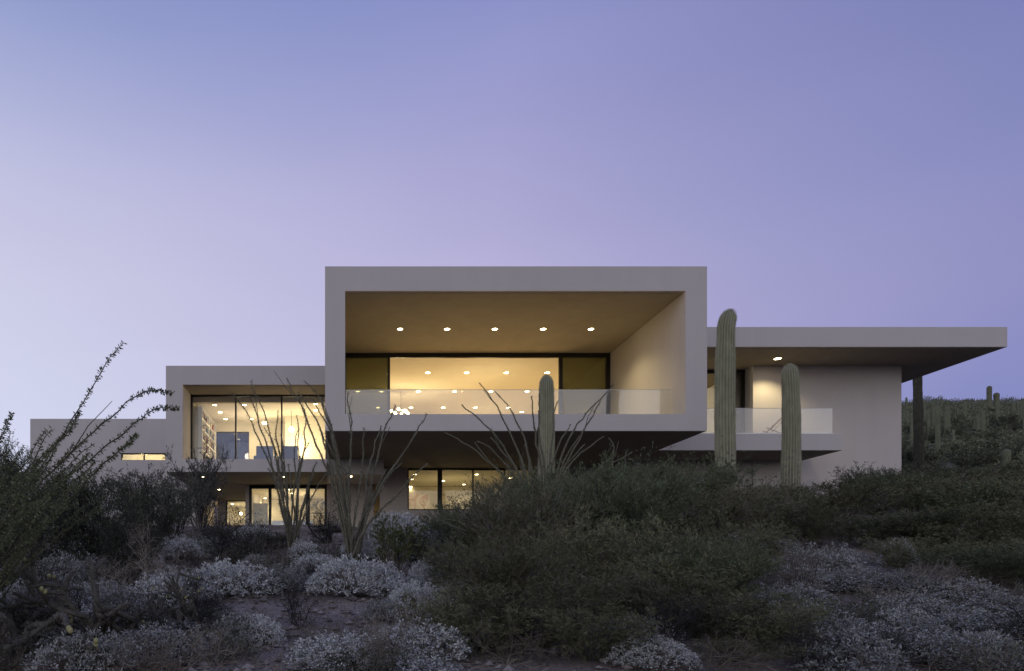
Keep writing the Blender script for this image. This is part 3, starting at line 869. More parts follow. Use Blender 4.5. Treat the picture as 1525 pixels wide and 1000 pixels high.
def put(proto, px, Y, s=1.0, rz=0.0, label=None, group=None, sz=None, first=[]):
    if proto.name not in first:
        o = proto; first.append(proto.name)
    else:
        o = copy_tree(proto)
    x = W(px, Y)
    o.location = (x, Y, ground(x, Y) - 0.01)
    o.rotation_euler = (0, 0, rz); o.scale = (s, s, sz if sz else s)
    if label: o['label'] = label
    if group: o['group'] = group
    return o

# fine wispy creosote and olive shrubs
cre = [make_shrub('creosote_bush', 'bush', 11 + i, 1.0, 1.5, 36 - 4*i, 14, 5, 13, 0.050, 0.009 + 0.001*i, ('creosote', 'creosote3', 'creosote', 'creosote3')[i], ('twig', 'palebark', 'twig', 'bark')[i], up=0.8, stem_r=0.008, wisps=110) for i in range(4)]
oli = [make_shrub('olive_bush', 'bush', 41 + i, 1.0, 1.25, 30, 13, 5, 9, 0.055, 0.009, 'creosote2', 'twig', up=0.4, droop=0.08, stem_r=0.008) for i in range(2)]
gry = [make_shrub('grey_green_shrub', 'bush', 61 + i, 0.8, 1.2, 24, 11, 4, 8, 0.028, 0.014, 'greygreen', 'darkbark', up=0.4) for i in range(2)]
drk = [make_shrub('dark_shrub', 'bush', 71 + i, 0.85, 1.15, 30, 12, 4, 8, 0.030, 0.014, 'darkleaf', 'darkbark', up=0.3, leaf_lo=0.12) for i in range(2)]
bri = [make_mound('brittlebush', 'brittlebush', 81 + i, 0.52, 0.36, 820, 9, 0.034, 0.0145, 'brittle', 'palebark') for i in range(3)]
brd = [make_mound('dusty_shaded_brittlebush', 'brittlebush', 91 + i, 0.5, 0.34, 700, 8, 0.032, 0.013, 'brittle_dim', 'bark') for i in range(2)]
twg = [make_twiggy('bare_shrub', 'dead shrub', 101 + i, 0.7, 1.0, 7, 5, 'darkbark', 1) for i in range(2)]
fre = make_shrub('green_sapling', 'bush', 121, 0.45, 0.75, 16, 9, 4, 8, 0.035, 0.012, 'fresh', 'bark', up=0.7)

GC, GO, GD, GG = 'creosote bushes on the slope', 'olive twiggy bushes on the slope', 'dark shrubs on the slope', 'grey-green shrubs on the slope'
def top_of(proto):
    if 'htop' not in HT.setdefault(proto.name, {}):
        zz = []
        for c in proto.children:
            a = np.empty(len(c.data.vertices)*3, np.float32); c.data.vertices.foreach_get('co', a); zz.append(np.quantile(a[2::3], 0.985))
        HT[proto.name]['htop'] = max(zz)
    return HT[proto.name]['htop']
HT = {}
def plant(protos, spots, group):
    """each spot: foot (column in the photo, distance), row its top reaches, width scale, label"""
    for i, (px, Y, top, wid, lab) in enumerate(spots):
        pr = protos[i % len(protos)]
        h = max(0.2, Z(top, Y) - ground(W(px, Y), Y))
        put(pr, px, Y, wid, R.uniform(0, 6.28), lab, group, sz=h / top_of(pr))
plant(cre, [
 (1490, 7.9, 812, 0.8, 'nearly black creosote bush just above the bottom right brittlebush'),
 (770, 11.6, 704, 0.8, 'creosote bush with tall feathery shoots hiding the right end of the lower window'),
 (930, 8.0, 700, 0.75, 'tall feathery creosote in the middle of the dark central mass'),
 (760, 6.4, 800, 0.62, 'feathery creosote low in the front of the dark central mass'),
 (1050, 6.6, 806, 0.6, 'feathery creosote at the right front of the dark central mass'),
 (790, 8.2, 730, 0.95, 'large wispy creosote bush in front of the lower window, nearest the picture centre'),
 (860, 9.6, 706, 1.05, 'wispy creosote bush at the foot of the short saguaro before the terrace'),
 (1010, 9.0, 724, 1.1, 'broad creosote bush below the tip of the right balcony'),
 (705, 10.4, 750, 0.8, 'creosote bush just below the plant in the lower window'),
 (1110, 11.4, 728, 1.0, 'creosote bush hiding the foot of the tallest saguaro'),
 (1025, 13.0, 690, 1.1, 'creosote bush whose top touches the shadow under the right balcony'),
 (1240, 12.6, 722, 1.0, 'creosote bush right of the mid-height saguaro below the right wall'),
 (1305, 14.0, 708, 1.05, 'creosote bush at the bottom right corner of the stucco wall'),
 (1390, 13.0, 716, 1.15, 'creosote bush in the dark scrub right of the house corner'),
 (1465, 12.0, 722, 1.15, 'dense creosote bush near the right border, downhill of the small saguaro stump'),
 (1535, 11.4, 716, 1.1, 'creosote bush cut by the right border halfway down the slope'),
 (1425, 17.0, 704, 1.2, 'creosote bush at the foot of the far hill, right of the shaded saguaro'),
 (1505, 16.0, 702, 1.2, 'creosote bush at the foot of the far hill by the right border'),
 (1345, 18.5, 706, 1.0, 'creosote bush standing against the right edge of the stucco wall'),
 (1500, 9.4, 772, 1.0, 'dark creosote bush above the pale brittlebush in the bottom right'),
 (940, 14.0, 700, 1.0, 'creosote bush under the deepest shadow of the terrace'),
 (1140, 15.2, 724, 0.9, 'creosote bush between the two saguaros of the right balcony'),
 (1370, 10.4, 760, 1.0, 'creosote bush above the lower right brittlebush slope'),
 (1440, 10.0, 752, 1.0, 'creosote bush in the middle of the dark right slope'),
 (905, 12.0, 704, 0.9, 'creosote bush between the short saguaro and the shadowed wall'),
 (1545, 8.6, 800, 0.9, 'creosote bush cut by the right border low on the slope'),
], GC)
plant(oli, [
 (1110, 4.95, 950, 0.4, 'tiny olive bush on the bottom edge right of centre'),
 (905, 7.0, 776, 0.85, 'olive bush with drooping twigs low in the picture centre right'),
 (1075, 7.8, 770, 0.85, 'olive bush with long dry twigs above the lower right brittlebush'),
 (985, 6.4, 826, 0.72, 'low olive bush just above the white mounds at the bottom edge'),
 (700, 7.6, 806, 0.7, 'low olive bush left of the large central creosote'),
 (810, 12.4, 720, 0.9, 'olive bush right behind the large central creosote'),
 (1190, 11.0, 744, 0.9, 'olive bush in front of the mid-height saguaro'),
 (1300, 10.6, 768, 0.85, 'olive bush above the grey mound right of centre'),
 (1130, 5.4, 890, 0.6, 'small olive bush at the bottom edge right of centre'),
 (800, 5.7, 850, 0.85, 'dark olive bush at the bottom edge below the central creosote'),
 (880, 5.2, 900, 0.55, 'small olive bush at the bottom edge left of the white mounds'),
 (1050, 5.7, 870, 0.75, 'olive bush right of the white mounds at the bottom edge'),
 (700, 5.5, 880, 0.6, 'small olive bush at the bottom edge right of the gravel patch'),
 (1370, 8.6, 800, 0.6, 'small olive bush in the middle of the lower right slope'),
], GO)
plant(drk, [
 (150, 9.2, 722, 0.95, 'dark rounded shrub under the leaning leafy ocotillo'),
 (225, 10.6, 716, 1.0, 'dark shrub below the strip window of the far left wing'),
 (60, 8.6, 712, 0.9, 'dark shrub in the shade behind the leafy ocotillo wands'),
 (190, 8.2, 770, 0.62, 'low dark shrub above the branching cholla'),
 (412, 11.9, 790, 0.5, 'small dark shrub in front of the lower glass doors'),
 (640, 9.4, 790, 0.6, 'small dark shrub above the green sapling'),
 (0, 11.0, 712, 1.0, 'dark shrub at the left border behind the ocotillo'),
 (280, 6.4, 900, 0.4, 'small dark shrub at the edge of the gravel patch'),
], GD)
plant(gry, [
 (300, 14.0, 668, 0.95, 'tall grey-green shrub rising to the corner of the upper left window'),
 (205, 15.0, 700, 1.25, 'tall grey-green shrub under the strip window'),
 (110, 14.0, 696, 1.2, 'grey-green shrub before the far left wing'),
 (258, 12.0, 712, 0.9, 'grey-green shrub below the patio corner'),
 (650, 12.6, 758, 0.7, 'grey-green shrub under the lower window sill'),
 (1180, 18.0, 722, 0.9, 'grey-green shrub behind the mid-height saguaro'),
 (1275, 18.5, 696, 0.95, 'grey-green shrub against the middle of the right wall'),
 (1320, 19.5, 696, 0.9, 'grey-green shrub against the right end of the stucco wall'),
 (945, 18.5, 690, 1.0, 'grey-green shrub in the shade below the terrace'),
 (30, 15.5, 700, 1.3, 'grey-green shrub left of the far left wing'),
 (1395, 20.0, 690, 1.1, 'grey-green shrub behind the house corner'),
 (1060, 17.5, 706, 0.9, 'grey-green shrub left of the tallest saguaro foot'),
], GG)
plant(bri, [
 (525, 7.9, 832, 1.05, 'large white brittlebush mound below the centre ocotillo'),
 (470, 9.2, 826, 0.7, 'white brittlebush behind the large mound'),
 (340, 7.8, 838, 1.0, 'wide white brittlebush mound in the lower left'),
 (262, 7.4, 848, 0.8, 'white brittlebush beside the cholla arms'),
 (378, 5.9, 916, 0.5, 'small bright brittlebush on bare gravel'),
 (510, 5.15, 945, 0.75, 'bright brittlebush cut by the bottom edge left of centre'),
 (590, 5.3, 940, 0.6, 'brittlebush at the bottom edge beside the gravel patch'),
 (590, 12.2, 765, 1.1, 'pale brittlebush on the slope by the lit column'),
 (570, 10.6, 800, 0.7, 'pale brittlebush at the foot of the centre ocotillo'),
 (270, 10.2, 800, 0.8, 'pale brittlebush left of the bare dark shrub'),
 (655, 8.3, 826, 0.7, 'brittlebush half hidden by the central creosote'),
 (620, 6.9, 870, 0.7, 'brittlebush right of the large white mound'),
 (975, 4.95, 955, 0.55, 'brittlebush at the bottom edge under the low olive bush'),
], 'white brittlebush mounds')
plant(brd, [  # on the right-hand mounds the duller leaves are painted shade
 (1215, 5.7, 912, 0.8, 'brittlebush at the bottom edge right of the olive bush'),
 (1340, 6.5, 890, 0.85, 'wide brittlebush mound in the lower right'),
 (1215, 8.8, 812, 0.95, 'grey-white brittlebush mound below the mid-height saguaro'),
 (100, 8.4, 826, 1.0, 'dusty brittlebush behind the cholla at the left'),
 (150, 6.6, 868, 0.9, 'dusty brittlebush among the cholla arms'),
 (50, 6.3, 868, 0.9, 'dusty brittlebush at the left border'),
 (420, 8.0, 842, 0.7, 'dusty grey brittlebush between the two white mounds'),
 (640, 11.0, 788, 0.9, 'dusty brittlebush left of the central creosote top'),
 (455, 10.9, 822, 0.6, 'dusty brittlebush under the left centre ocotillo'),
 (1455, 6.9, 892, 0.9, 'shaded brittlebush by the right border'),
 (240, 5.2, 930, 0.8, 'dusty brittlebush at the bottom edge beside the cholla'),
 (1260, 7.9, 848, 0.9, 'shaded brittlebush between the two right mounds'),
 (350, 13.5, 795, 0.9, 'dusty brittlebush in front of the covered patio'),
 (500, 14.5, 792, 0.9, 'dusty brittlebush before the brown lower wall'),
 (1180, 7.0, 870, 0.8, 'shaded brittlebush below the grey-white mound'),
 (1410, 6.2, 906, 0.95, 'shaded brittlebush right of the wide lower right mound'),
 (1480, 5.8, 916, 0.95, 'shaded brittlebush in the bottom right corner'),
 (1290, 5.6, 926, 0.8, 'shaded brittlebush at the bottom edge under the wide mound'),
 (1380, 5.3, 940, 0.8, 'shaded brittlebush at the bottom edge near the right corner'),
 (1405, 7.3, 860, 0.8, 'shaded brittlebush in the middle of the lower right slope'),
 (1330, 7.6, 850, 0.8, 'shaded brittlebush behind the wide lower right mound'),
 (130, 5.0, 940, 0.7, 'dusty brittlebush at the bottom left edge under the cholla'),
], 'dusty and shaded brittlebush on the slope')
rf = random.Random(55)
sml = [make_mound('low_brittlebush', 'brittlebush', 141 + i, 0.30, (0.20, 0.30, 0.26)[i], (260, 330, 200)[i], 8, 0.030, 0.0125, ('brittle_dim', 'brittle', 'greygreen')[i], 'bark') for i in range(3)]
dead = [make_twiggy('dead_brush', 'dead shrub', 151 + i, 0.45, 0.5, 9, 4, ('palebark', 'bark', 'darkbark')[i], 0, 'dry', 0.006) for i in range(3)]
for j in range(150):
    Y = 4.7 + 8.5 * rf.random() ** 1.25; px = rf.uniform(-20, 1545)
    py_ = CY - (ground(W(px, Y), Y) - ZC) * F / Y
    if 395 < px < 500 and 845 < py_ < 985 and rf.random() < 0.5: continue
    if 650 < px < 1150 and Y < 7 and j % 4: continue
    k = j % 3 if px < 640 or j % 6 == 1 else (0, 2, 0)[j % 3]
    put(sml[k], px, Y, rf.uniform(0.6, 1.25), rf.uniform(0, 6.28), ('low dusty grey brittlebush tuft filling the slope between larger mounds', 'low whitish brittlebush tuft filling the slope between larger mounds', 'low grey-green tuft filling the slope between larger mounds')[k],
        ('dusty tufts between the mounds', 'whitish tufts between the mounds', 'grey-green tufts between the mounds')[k], sz=rf.uniform(0.5, 1.05))
for j in range(96):
    Y = 4.7 + 9.0 * rf.random() ** 1.1; px = rf.uniform(-20, 1545)
    py_ = CY - (ground(W(px, Y), Y) - ZC) * F / Y
    if 395 < px < 500 and 845 < py_ < 985 and rf.random() < 0.4: continue
    k = j % 3
    put(dead[k], px, Y, rf.uniform(0.6, 1.5), rf.uniform(0, 6.28), ('pale dry brush tangled among the brittlebush', 'brown dry brush tangled among the brittlebush', 'blackish dry brush tangled among the brittlebush')[k],
        ('pale dry brush', 'brown dry brush', 'blackish dry brush')[k], sz=rf.uniform(0.6, 1.5))
lng = [make_twiggy('dry_bush', 'dead shrub', 171 + i, 0.9, 1.15, 9, 5, ('palebark', 'bark')[i], 0, 'dry', 0.009) for i in range(2)]
for i, (px, Y, s_, lab) in enumerate([
  (935, 6.7, 0.85, 'pale dry bush fanning its bare twigs in front of the drooping olive bush'),
  (1045, 7.0, 0.8, 'brown dry bush between the two large olive bushes'),
  (690, 6.4, 0.6, 'pale dry bush in front of the low olive bush left of centre'),
  (1175, 7.5, 0.7, 'brown dry bush left of the grey-white mound on the right'),
  (840, 7.4, 0.8, 'pale dry bush poking out of the large central creosote'),
  (1420, 7.4, 0.45, 'brown dry bush at the edge of the dark right slope'),
  (215, 7.2, 0.8, 'pale dry bush under the low dark shrub at the left')]):
    put(lng[i % 2], px, Y, s_, R.uniform(0, 6.28), lab, 'dry bushes')
for i, (px, Y, s_, lab) in enumerate([
  (40, 5.6, 0.7, 'bare black shrub at the left border behind the big cholla'),
  (110, 6.2, 0.7, 'bare black shrub between the two chollas'),
  (215, 5.5, 0.6, 'bare black shrub right of the second cholla'),
  (290, 6.9, 0.6, 'bare black shrub left of the small bright brittlebush'),
  (170, 7.4, 0.7, 'bare black shrub behind the second cholla'),
  (70, 7.2, 0.8, 'bare black shrub below the leafy ocotillo wands')]):
    put(twg[i % 2], px, Y, s_, R.uniform(0, 6.28), lab, 'bare black shrubs at the left')
put(twg[0], 335, 10.4, 1.05, 0.4, 'bare black branching shrub below the covered patio', 'bare dark shrubs')
put(twg[1], 385, 10.0, 0.85, 1.9, 'bare dark shrub beside the left centre ocotillo', 'bare dark shrubs')
put(twg[1], 488, 12.4, 0.95, 3.2, 'crooked small dark shrub between the two centre ocotillos', 'bare dark shrubs')
put(twg[0], 215, 9.3, 0.8, 4.0, 'bare dark shrub among the left shrubs', 'bare dark shrubs')
put(twg[0], 720, 13.0, 0.9, 2.2, 'bare dark shrub rising before the lower window', 'bare dark shrubs')
put(fre, 592, 9.0, 0.95, 0.5, 'fresh yellow-green sapling right of the white mound')
# evergreen at the far left
t = make_shrub('evergreen_tree', 'tree', 131, 0.9, 3.0, 40, 12, 4, 6, 0.07, 0.022, 'creosote', 'darkbark', up=0.6, spread=0.8, stem_r=0.02)
put(t, 22, 24.0, 1.0, 0, 'dark evergreen rising beside the far left wing of the house'); t.location.z = Z(862, 24) + 1.6

# ------------------------------------------------------------------ ocotillos
def bez(a, b, c, n, rng, wob):
    a, b, c = (np.array(v) for v in (a, b, c))
    ph = rng.uniform(0, 6.28, 3); fr = rng.uniform(5, 9, 3)
    out = []
    for i in range(n):
        u = i/(n-1)
        out.append((1-u)**2*a + 2*u*(1-u)*b + u*u*c + wob*np.sin(fr*u + ph)*u*(1.2-u*0.6))
    return out
def make_ocotillo(label, px, Y, tips, seed, r0=0.016, leafy=False, group=None, basez=None, extra_forks=0.25, ctl=(0.28, 0.62)):
    rng = np.random.default_rng(seed)
    x = W(px, Y); z = ground(x, Y) if basez is None else basez
    t = thing('ocotillo', label, 'ocotillo', (x, Y, z), 0, group)
    o = np.array([x, Y, z])
    for tip in tips:
        tx, ty = tip[0], tip[1]; dY = tip[2] if len(tip) > 2 else rng.uniform(-0.9, 0.9)
        e = np.array([W(tx, Y + dY), Y + dY, Z(ty, Y + dY)])
        a = o + np.array([rng.uniform(-.08, .08), rng.uniform(-.08, .08), -0.05])
        v = e - a
        c = a + np.array([v[0]*ctl[0], v[1]*0.4, v[2]*ctl[1]])
        if len(tip) > 3: c = c + np.array([0, 0, tip[3]])
        n = 22
        L = np.linalg.norm(v)
        pts = bez(a, c, e, n, rng, 0.024*L)
        kk = np.cumsum(rng.normal(size=(n, 3))*0.006*L, axis=0)*np.linspace(0, 1, n)[:, None]**0.7
        kk -= np.linspace(0, 1, n)[:, None]*kk[-1]
        pts = [p + q for p, q in zip(pts, kk)]
        if len(tip) > 4:
            course = [np.array([W(q[0], Y + dY*j/(len(tip[4])-1)), Y + dY*j/(len(tip[4])-1), Z(q[1], Y + dY*j/(len(tip[4])-1))]) for j, q in enumerate(tip[4])]
            course = [a] + course
            course = [course[0]*2 - course[1]] + course + [course[-1]*2 - course[-2]]
            n = 30; pts = []
            for i in range(n):
                k = i/(n-1)*(len(course)-3); j = min(int(k), len(course)-4); u = k - j
                p0, p1, p2, p3 = course[j:j+4]
                pts.append(0.5*((2*p1) + (p2-p0)*u + (2*p0-5*p1+4*p2-p3)*u*u + (3*p1-p0-3*p2+p3)*u**3) + rng.normal(size=3)*0.004)
        rad = [r0 * (1.0 - 0.68*(i/(n-1))**1.2) * rng.uniform(0.88, 1.12) for i in range(n)]
        m = MB(); m.tube(pts - o if False else [p - o for p in pts], rad, 6)
        wand_leaf = MB(); P = []; D = []
        if rng.uniform() < extra_forks:
            k = rng.integers(12, 18); d = pts[k+1] - pts[k]; d /= np.linalg.norm(d)
            d2 = d + rng.normal(size=3)*0.28; d2 /= np.linalg.norm(d2)
            fl = L * rng.uniform(0.12, 0.25)
            q = [pts[k] - o, pts[k] - o + d2*fl*0.5 + rng.normal(size=3)*0.02, pts[k] - o + (d2*0.8 + d*0.3)*fl]
            m.tube(q, [rad[k]*0.8, rad[k]*0.6, rad[k]*0.35], 5)
        # thorn and leaf-scar stubs all along the wand
        for i in range(2, n-1):
            d = pts[i+1] - pts[i]; d /= np.linalg.norm(d)
            for q in range(12 if not leafy else 20):
                u = rng.uniform()
                p = pts[i] + (pts[i+1]-pts[i])*u - o
                s_ = rvec(rng); s_ = s_ - d*np.dot(s_, d); s_ /= np.linalg.norm(s_)
                P.append(p + s_*rad[i]*0.8); D.append(s_ + d*rng.uniform(-0.1, 0.8))
        P = np.array(P); D = np.array(D); k = len(P)
        if not leafy: m.leaves(P, D, 0.030*rng.uniform(0.5, 1.3, k), 0.009, rng)
        w = m.build('stem', M['twig' if leafy else 'wand'], t)
        if leafy:
            wand_leaf.leaves(P, D, 0.025*rng.uniform(0.4, 1.4, k), 0.0105*rng.uniform(0.7, 1.2, k), rng, 0.05)
            wand_leaf.build('foliage', M['ocoleaf'], w)
    return t
GOc = 'bare ocotillos on the slope'
make_ocotillo('bare ocotillo fanning up in front of the lower glass doors', 436, 11.4,
  [(337, 580), (361, 586), (377, 568), (392, 640), (408, 655), (412, 610), (420, 648), (447, 640), (458, 662), (452, 600), (474, 690), (486, 705), (400, 700), (466, 700), (428, 690), (441, 620)], 1, 0.019, group=GOc)
make_ocotillo('bare ocotillo left of the lit column, its wands crossing the terrace fascia', 527, 10.2,
  [(425, 565, 0.5), (447, 588, .2), (466, 592, -.3), (479, 600, .4), (478, 640, 0), (520, 583, .3), (545, 636, -.4), (565, 636, .5), (587, 603, -.2), (633, 613, .4), (600, 690, .6), (500, 650, -.5), (640, 690, -.4), (455, 570, .6), (575, 700, .2), (510, 690, .5)], 2, 0.022, group=GOc)
make_ocotillo('bare ocotillo spreading around the short saguaro before the terrace', 806, 14.2,
  [(715, 571, .3), (690, 601, -.3), (738, 580, .5), (799, 584, -.5), (791, 588, -.4), (834, 600, .9), (898, 597, -.3), (910, 570, .2), (846, 630, .4), (863, 650, -.6), (897, 648, .3), (662, 643, .2), (709, 655, -.5), (730, 650, .6), (870, 660, .4), (915, 680, -.2), (940, 672, .5), (780, 660, .8)], 3, 0.028, group=GOc)
make_ocotillo('bare ocotillo poking out of the scrub under the right of the terrace', 925, 13.0,
  [(905, 650), (936, 668), (958, 690), (890, 690), (948, 700), (1003, 680)], 4, 0.018, group=GOc)
rng = np.random.default_rng(5)
tips = [(184, 509, .1, 0, [(-30, 860), (18, 755), (65, 690), (120, 605), (155, 548), (184, 509)]),
        (258, 586, -.2, 0, [(-20, 850), (40, 745), (100, 680), (160, 625), (205, 588), (230, 582), (258, 586)]),
        (266, 609, .3, 0, [(0, 840), (70, 740), (140, 680), (190, 640), (225, 613), (245, 608), (266, 609)]),
        (118, 614, .2, 0, [(-40, 800), (30, 715), (80, 665), (105, 640), (118, 614)]),
        (18, 616, -.3, 0, [(-70, 780), (-25, 690), (2, 650), (18, 616)]),
        (204, 647, -.4, 0, [(40, 820), (110, 738), (160, 685), (188, 664), (204, 647)]), (70, 640, .4, .2), (-20, 560, .2, .1)]
for i in range(36):
    a = rng.uniform(0, 1)
    tips.append((rng.uniform(5, 165), rng.uniform(640, 770), rng.uniform(-.7, .7), rng.uniform(0.05, .3)))
make_ocotillo('leafy green ocotillo leaning in from the left border', -95, 5.0, tips, 6, 0.0080, leafy=True, extra_forks=0.1, ctl=(0.42, 0.55))

# ------------------------------------------------------------------ saguaros
M['hillskin'] = noisy('dusty_green_skin', (0.085, 0.095, 0.058), (0.15, 0.155, 0.105), 3, 0.9)
def make_saguaro(label, px, Y, py_top, wpx, seed, lean=0.0, ribs=20, arms=(), base_py=None, group=None, detail=True, taper=None, spines=True, skin='saguaro', tilt=0.0):
    rng = np.random.default_rng(seed)
    x = W(px, Y); z = ground(x, Y) - 0.05
    r = wpx * Y / F / 2; H = Z(py_top, Y) - z
    t = thing('saguaro', label, 'cactus', (x, Y, z), 0, group)
    sub = 6 if detail else 2
    nseg = ribs * sub if detail else 16
    ph = rng.uniform(0, 6.28, 4)
    def column(path, R0, prof, name, parent):
        """path(u) -> centre, prof(u) -> relative radius"""
        m = MB(); sp = MB(); P = []; D = []
        nz = int(max(24, np.linalg.norm(np.array(path(1.0)) - np.array(path(0.0))) / (0.05 if detail else 0.25)))
        us = [i / nz for i in range(nz + 1)]
        # refine the rounded top
        us = sorted(set([u for u in us if u < 0.88] + [0.88 + 0.12 * math.sin(k/22*math.pi/2) for k in range(23)]))
        rings = []
        for u in us:
            c = np.array(path(u)); c2 = np.array(path(min(1, u + 0.01))); c1 = np.array(path(max(0, u - 0.01)))
            d = c2 - c1; d /= np.linalg.norm(d)
            ax = np.cross(np.array([0, 1, 0.001]), d); ax /= np.linalg.norm(ax); ay = np.cross(d, ax)
            rr = R0 * prof(u)
            ring = []
            for k in range(nseg):
                a = 2*math.pi*k/nseg
                kk = k % sub
                if detail: g = 1.0 - 0.11 * abs(math.sin(a*ribs/2 + 0.0)) ** 0.8
                else: g = 1.0
                g = 1.0 - 0.17 * (1 - abs(math.cos(a*ribs/2))) if detail else 1.0
                v = c + (ax*math.cos(a) + ay*math.sin(a)) * rr * g
                ring.append(len(m.v)); m.v.append(tuple(v))
                if detail and kk == 0 and (k // sub) % 1 == 0:
                    for q in range(2):
                        nrm = ax*math.cos(a) + ay*math.sin(a)
                        for w in range(4):
                            P.append(c + nrm*rr*0.99 + d*(q*0.025)); D.append(nrm*0.6 + rng.normal(size=3)*0.7)
            rings.append(ring)
        for i in range(len(rings)-1):
            for k in range(nseg):
                k2 = (k+1) % nseg
                m.f.append((rings[i][k], rings[i][k2], rings[i+1][k2], rings[i+1][k]))
        m.f.append(tuple(rings[-1]))
        o = m.build(name, M[skin], parent, shade=True)
        if detail:
            at = o.data.attributes.new('areole', 'FLOAT', 'POINT')
            at.data.foreach_set('value', [(0.75 if (k % sub) == 0 else 0.0) for _ in rings for k in range(nseg)])
        if detail and spines:
            P = np.array(P); n = len(P)
            sp.leaves(P, np.array(D), 0.028*rng.uniform(0.5, 1.4, n), 0.0034, rng).build('spines', M['spine'], o)
        return o
    u0 = max(0.8, 1 - 1.25 * r / H)
    def prof(u):
        s_ = 1.0
        if taper: s_ = np.interp(u, [0, 0.3, 0.65, 0.9, 1], taper)
        s_ *= 1 + 0.025*math.sin(7*u + ph[0]) + 0.012*math.sin(19*u + ph[1]) + 0.02*max(0, math.sin(43*u + ph[3]))**6 - 0.035*max(0, math.sin(9.5*u + ph[3]))**14
        if u > u0:
            q = (u - u0) / (1 - u0)
            cap = min(1.0, 0.06 + math.sqrt(max(0, 1 - q*q)) ** 1.0)
            s_ *= cap
        return s_
    def path(u):
        return (lean*u*u*H*0.5 + 0.012*math.sin(5*u + ph[2]) * H * 0.2 + tilt*max(0, u-0.9)*10*max(0, u-0.9)*10, 0.02*math.sin(4*u + ph[1]), u*H)
    column(path, r, prof, 'trunk', t)
    for (h0, side, out, up, ar) in arms:
        def ap(u, h0=h0, side=side, out=out, up=up):
            if u < 0.35:
                q = u/0.35
                return (lean*h0*h0*H*.5 + side*out*math.sin(q*math.pi/2), 0, h0*H + out*0.5*(1-math.cos(q*math.pi/2)))
            q = (u-0.35)/0.65
            return (lean*h0*h0*H*.5 + side*out, 0, h0*H + out*0.5 + q*up)
        column(ap, ar, lambda u: (min(1, 0.1 + math.sqrt(max(0, 1-((u-.9)/.1)**2))) if u > .9 else 1.0), 'arm', t)
    return t
GS = 'saguaros in front of the house'
make_saguaro('tallest ribbed saguaro standing just right of the terrace box', 1080, 15.8, 463.5, 28, 1, lean=0.012, group=GS, taper=[1.02, 1.0, 0.95, 0.87, 0.84], tilt=0.10)
make_saguaro('mid-height ribbed saguaro before the balcony glass of the right wing', 1178, 17.0, 544.5, 26, 2, lean=-0.02, group=GS, taper=[0.95, 1.0, 0.92, 0.82, 0.76], tilt=-0.02)
make_saguaro('short pointed saguaro in front of the terrace doors', 813.5, 16.4, 561, 23.5, 3, group=GS, taper=[1.02, 1.0, 0.97, 0.88, 0.74])
make_saguaro('shaded saguaro behind the right corner of the house, under the roof overhang', 1367, 29.0, 540, 12, 4, taper=[1.0, 1.0, 1.0, .95, .9], skin='shadeskin', spines=False)
GH = 'saguaros on the far hill'
make_saguaro('tallest saguaro of the far hill with one raised arm', 1484, 52.0, 585, 7, 11, arms=[(0.5, -1, 0.55, 1.5, 0.16)], group=GH, detail=False, skin='hillskin')
make_saguaro('saguaro with two short arms left of the tallest hill saguaro', 1460, 44.0, 624, 6, 12, arms=[(0.35, 1, 0.36, 0.55, 0.13), (0.3, -1, 0.36, 0.5, 0.12)], group=GH, detail=False, skin='hillskin')
make_saguaro('thick low saguaro stump at the foot of the far hill', 1499, 27.0, 669, 11, 13, group=GH, detail=False, skin='hillskin')
rs = random.Random(91)
hs = []
while len(hs) < 18:
    px_, Y_ = rs.uniform(1348, 1530), rs.uniform(31, 50)
    top_ = CY - (ground(W(px_, Y_), Y_) + rs.uniform(1.7, 3.0) - ZC) * F / Y_
    if top_ > 594: hs.append((px_, Y_, top_, 0.30 * F / Y_))
hs += [(1390, 46, 600, 5), (1377, 50, 598, 4), (1383, 40, 612, 5), (1397, 42, 616, 4), (1430, 60, 604, 4), (1446, 48, 616, 5), (1523, 50, 594, 7), (1352, 44, 612, 5),
      (1412, 56, 604, 4), (1472, 62, 597, 4), (1350, 60, 592, 4), (1505, 60, 598, 4), (1436, 66, 594, 3.5), (1402, 64, 593, 3.5), (1362, 68, 589, 3), (1518, 42, 622, 5), (1420, 36, 640, 6)]
for i, (px, Y, top, w) in enumerate(hs):
    w *= 0.85
    if top < 592 and i % 3: continue
    zt_ = Z(top, Y) - ground(W(px, Y), Y)
    if zt_ < 1.2: continue
    make_saguaro('slim pale saguaro scattered across the far hillside scrub', px, Y, top, w*0.75, 20 + i, group=GH, detail=False, skin='hillskin')

# ------------------------------------------------------------------ hillside scrub
hb = [make_shrub('hill_bush', 'bush', 201 + i, 0.9, 1.0, 22, 9, 4, 8, 0.060, 0.026, 'hill', 'bark', up=0.4, stem_r=0.010) for i in range(3)]
rh = random.Random(17)
k = 0
for j in range(170):
    Y = 21 + 27 * rh.random() ** 1.1
    px = rh.uniform(1335, 1570)
    if abs(px - 1367) < 12 and Y < 29: continue
    o = put(hb[j % 3], px, Y, rh.choice((0.5, 0.6, 0.75, 0.9, 1.2)), rh.uniform(0, 6.28), 'rounded dark green bush among the scrub of the right hillside', 'bushes on the right hillside')
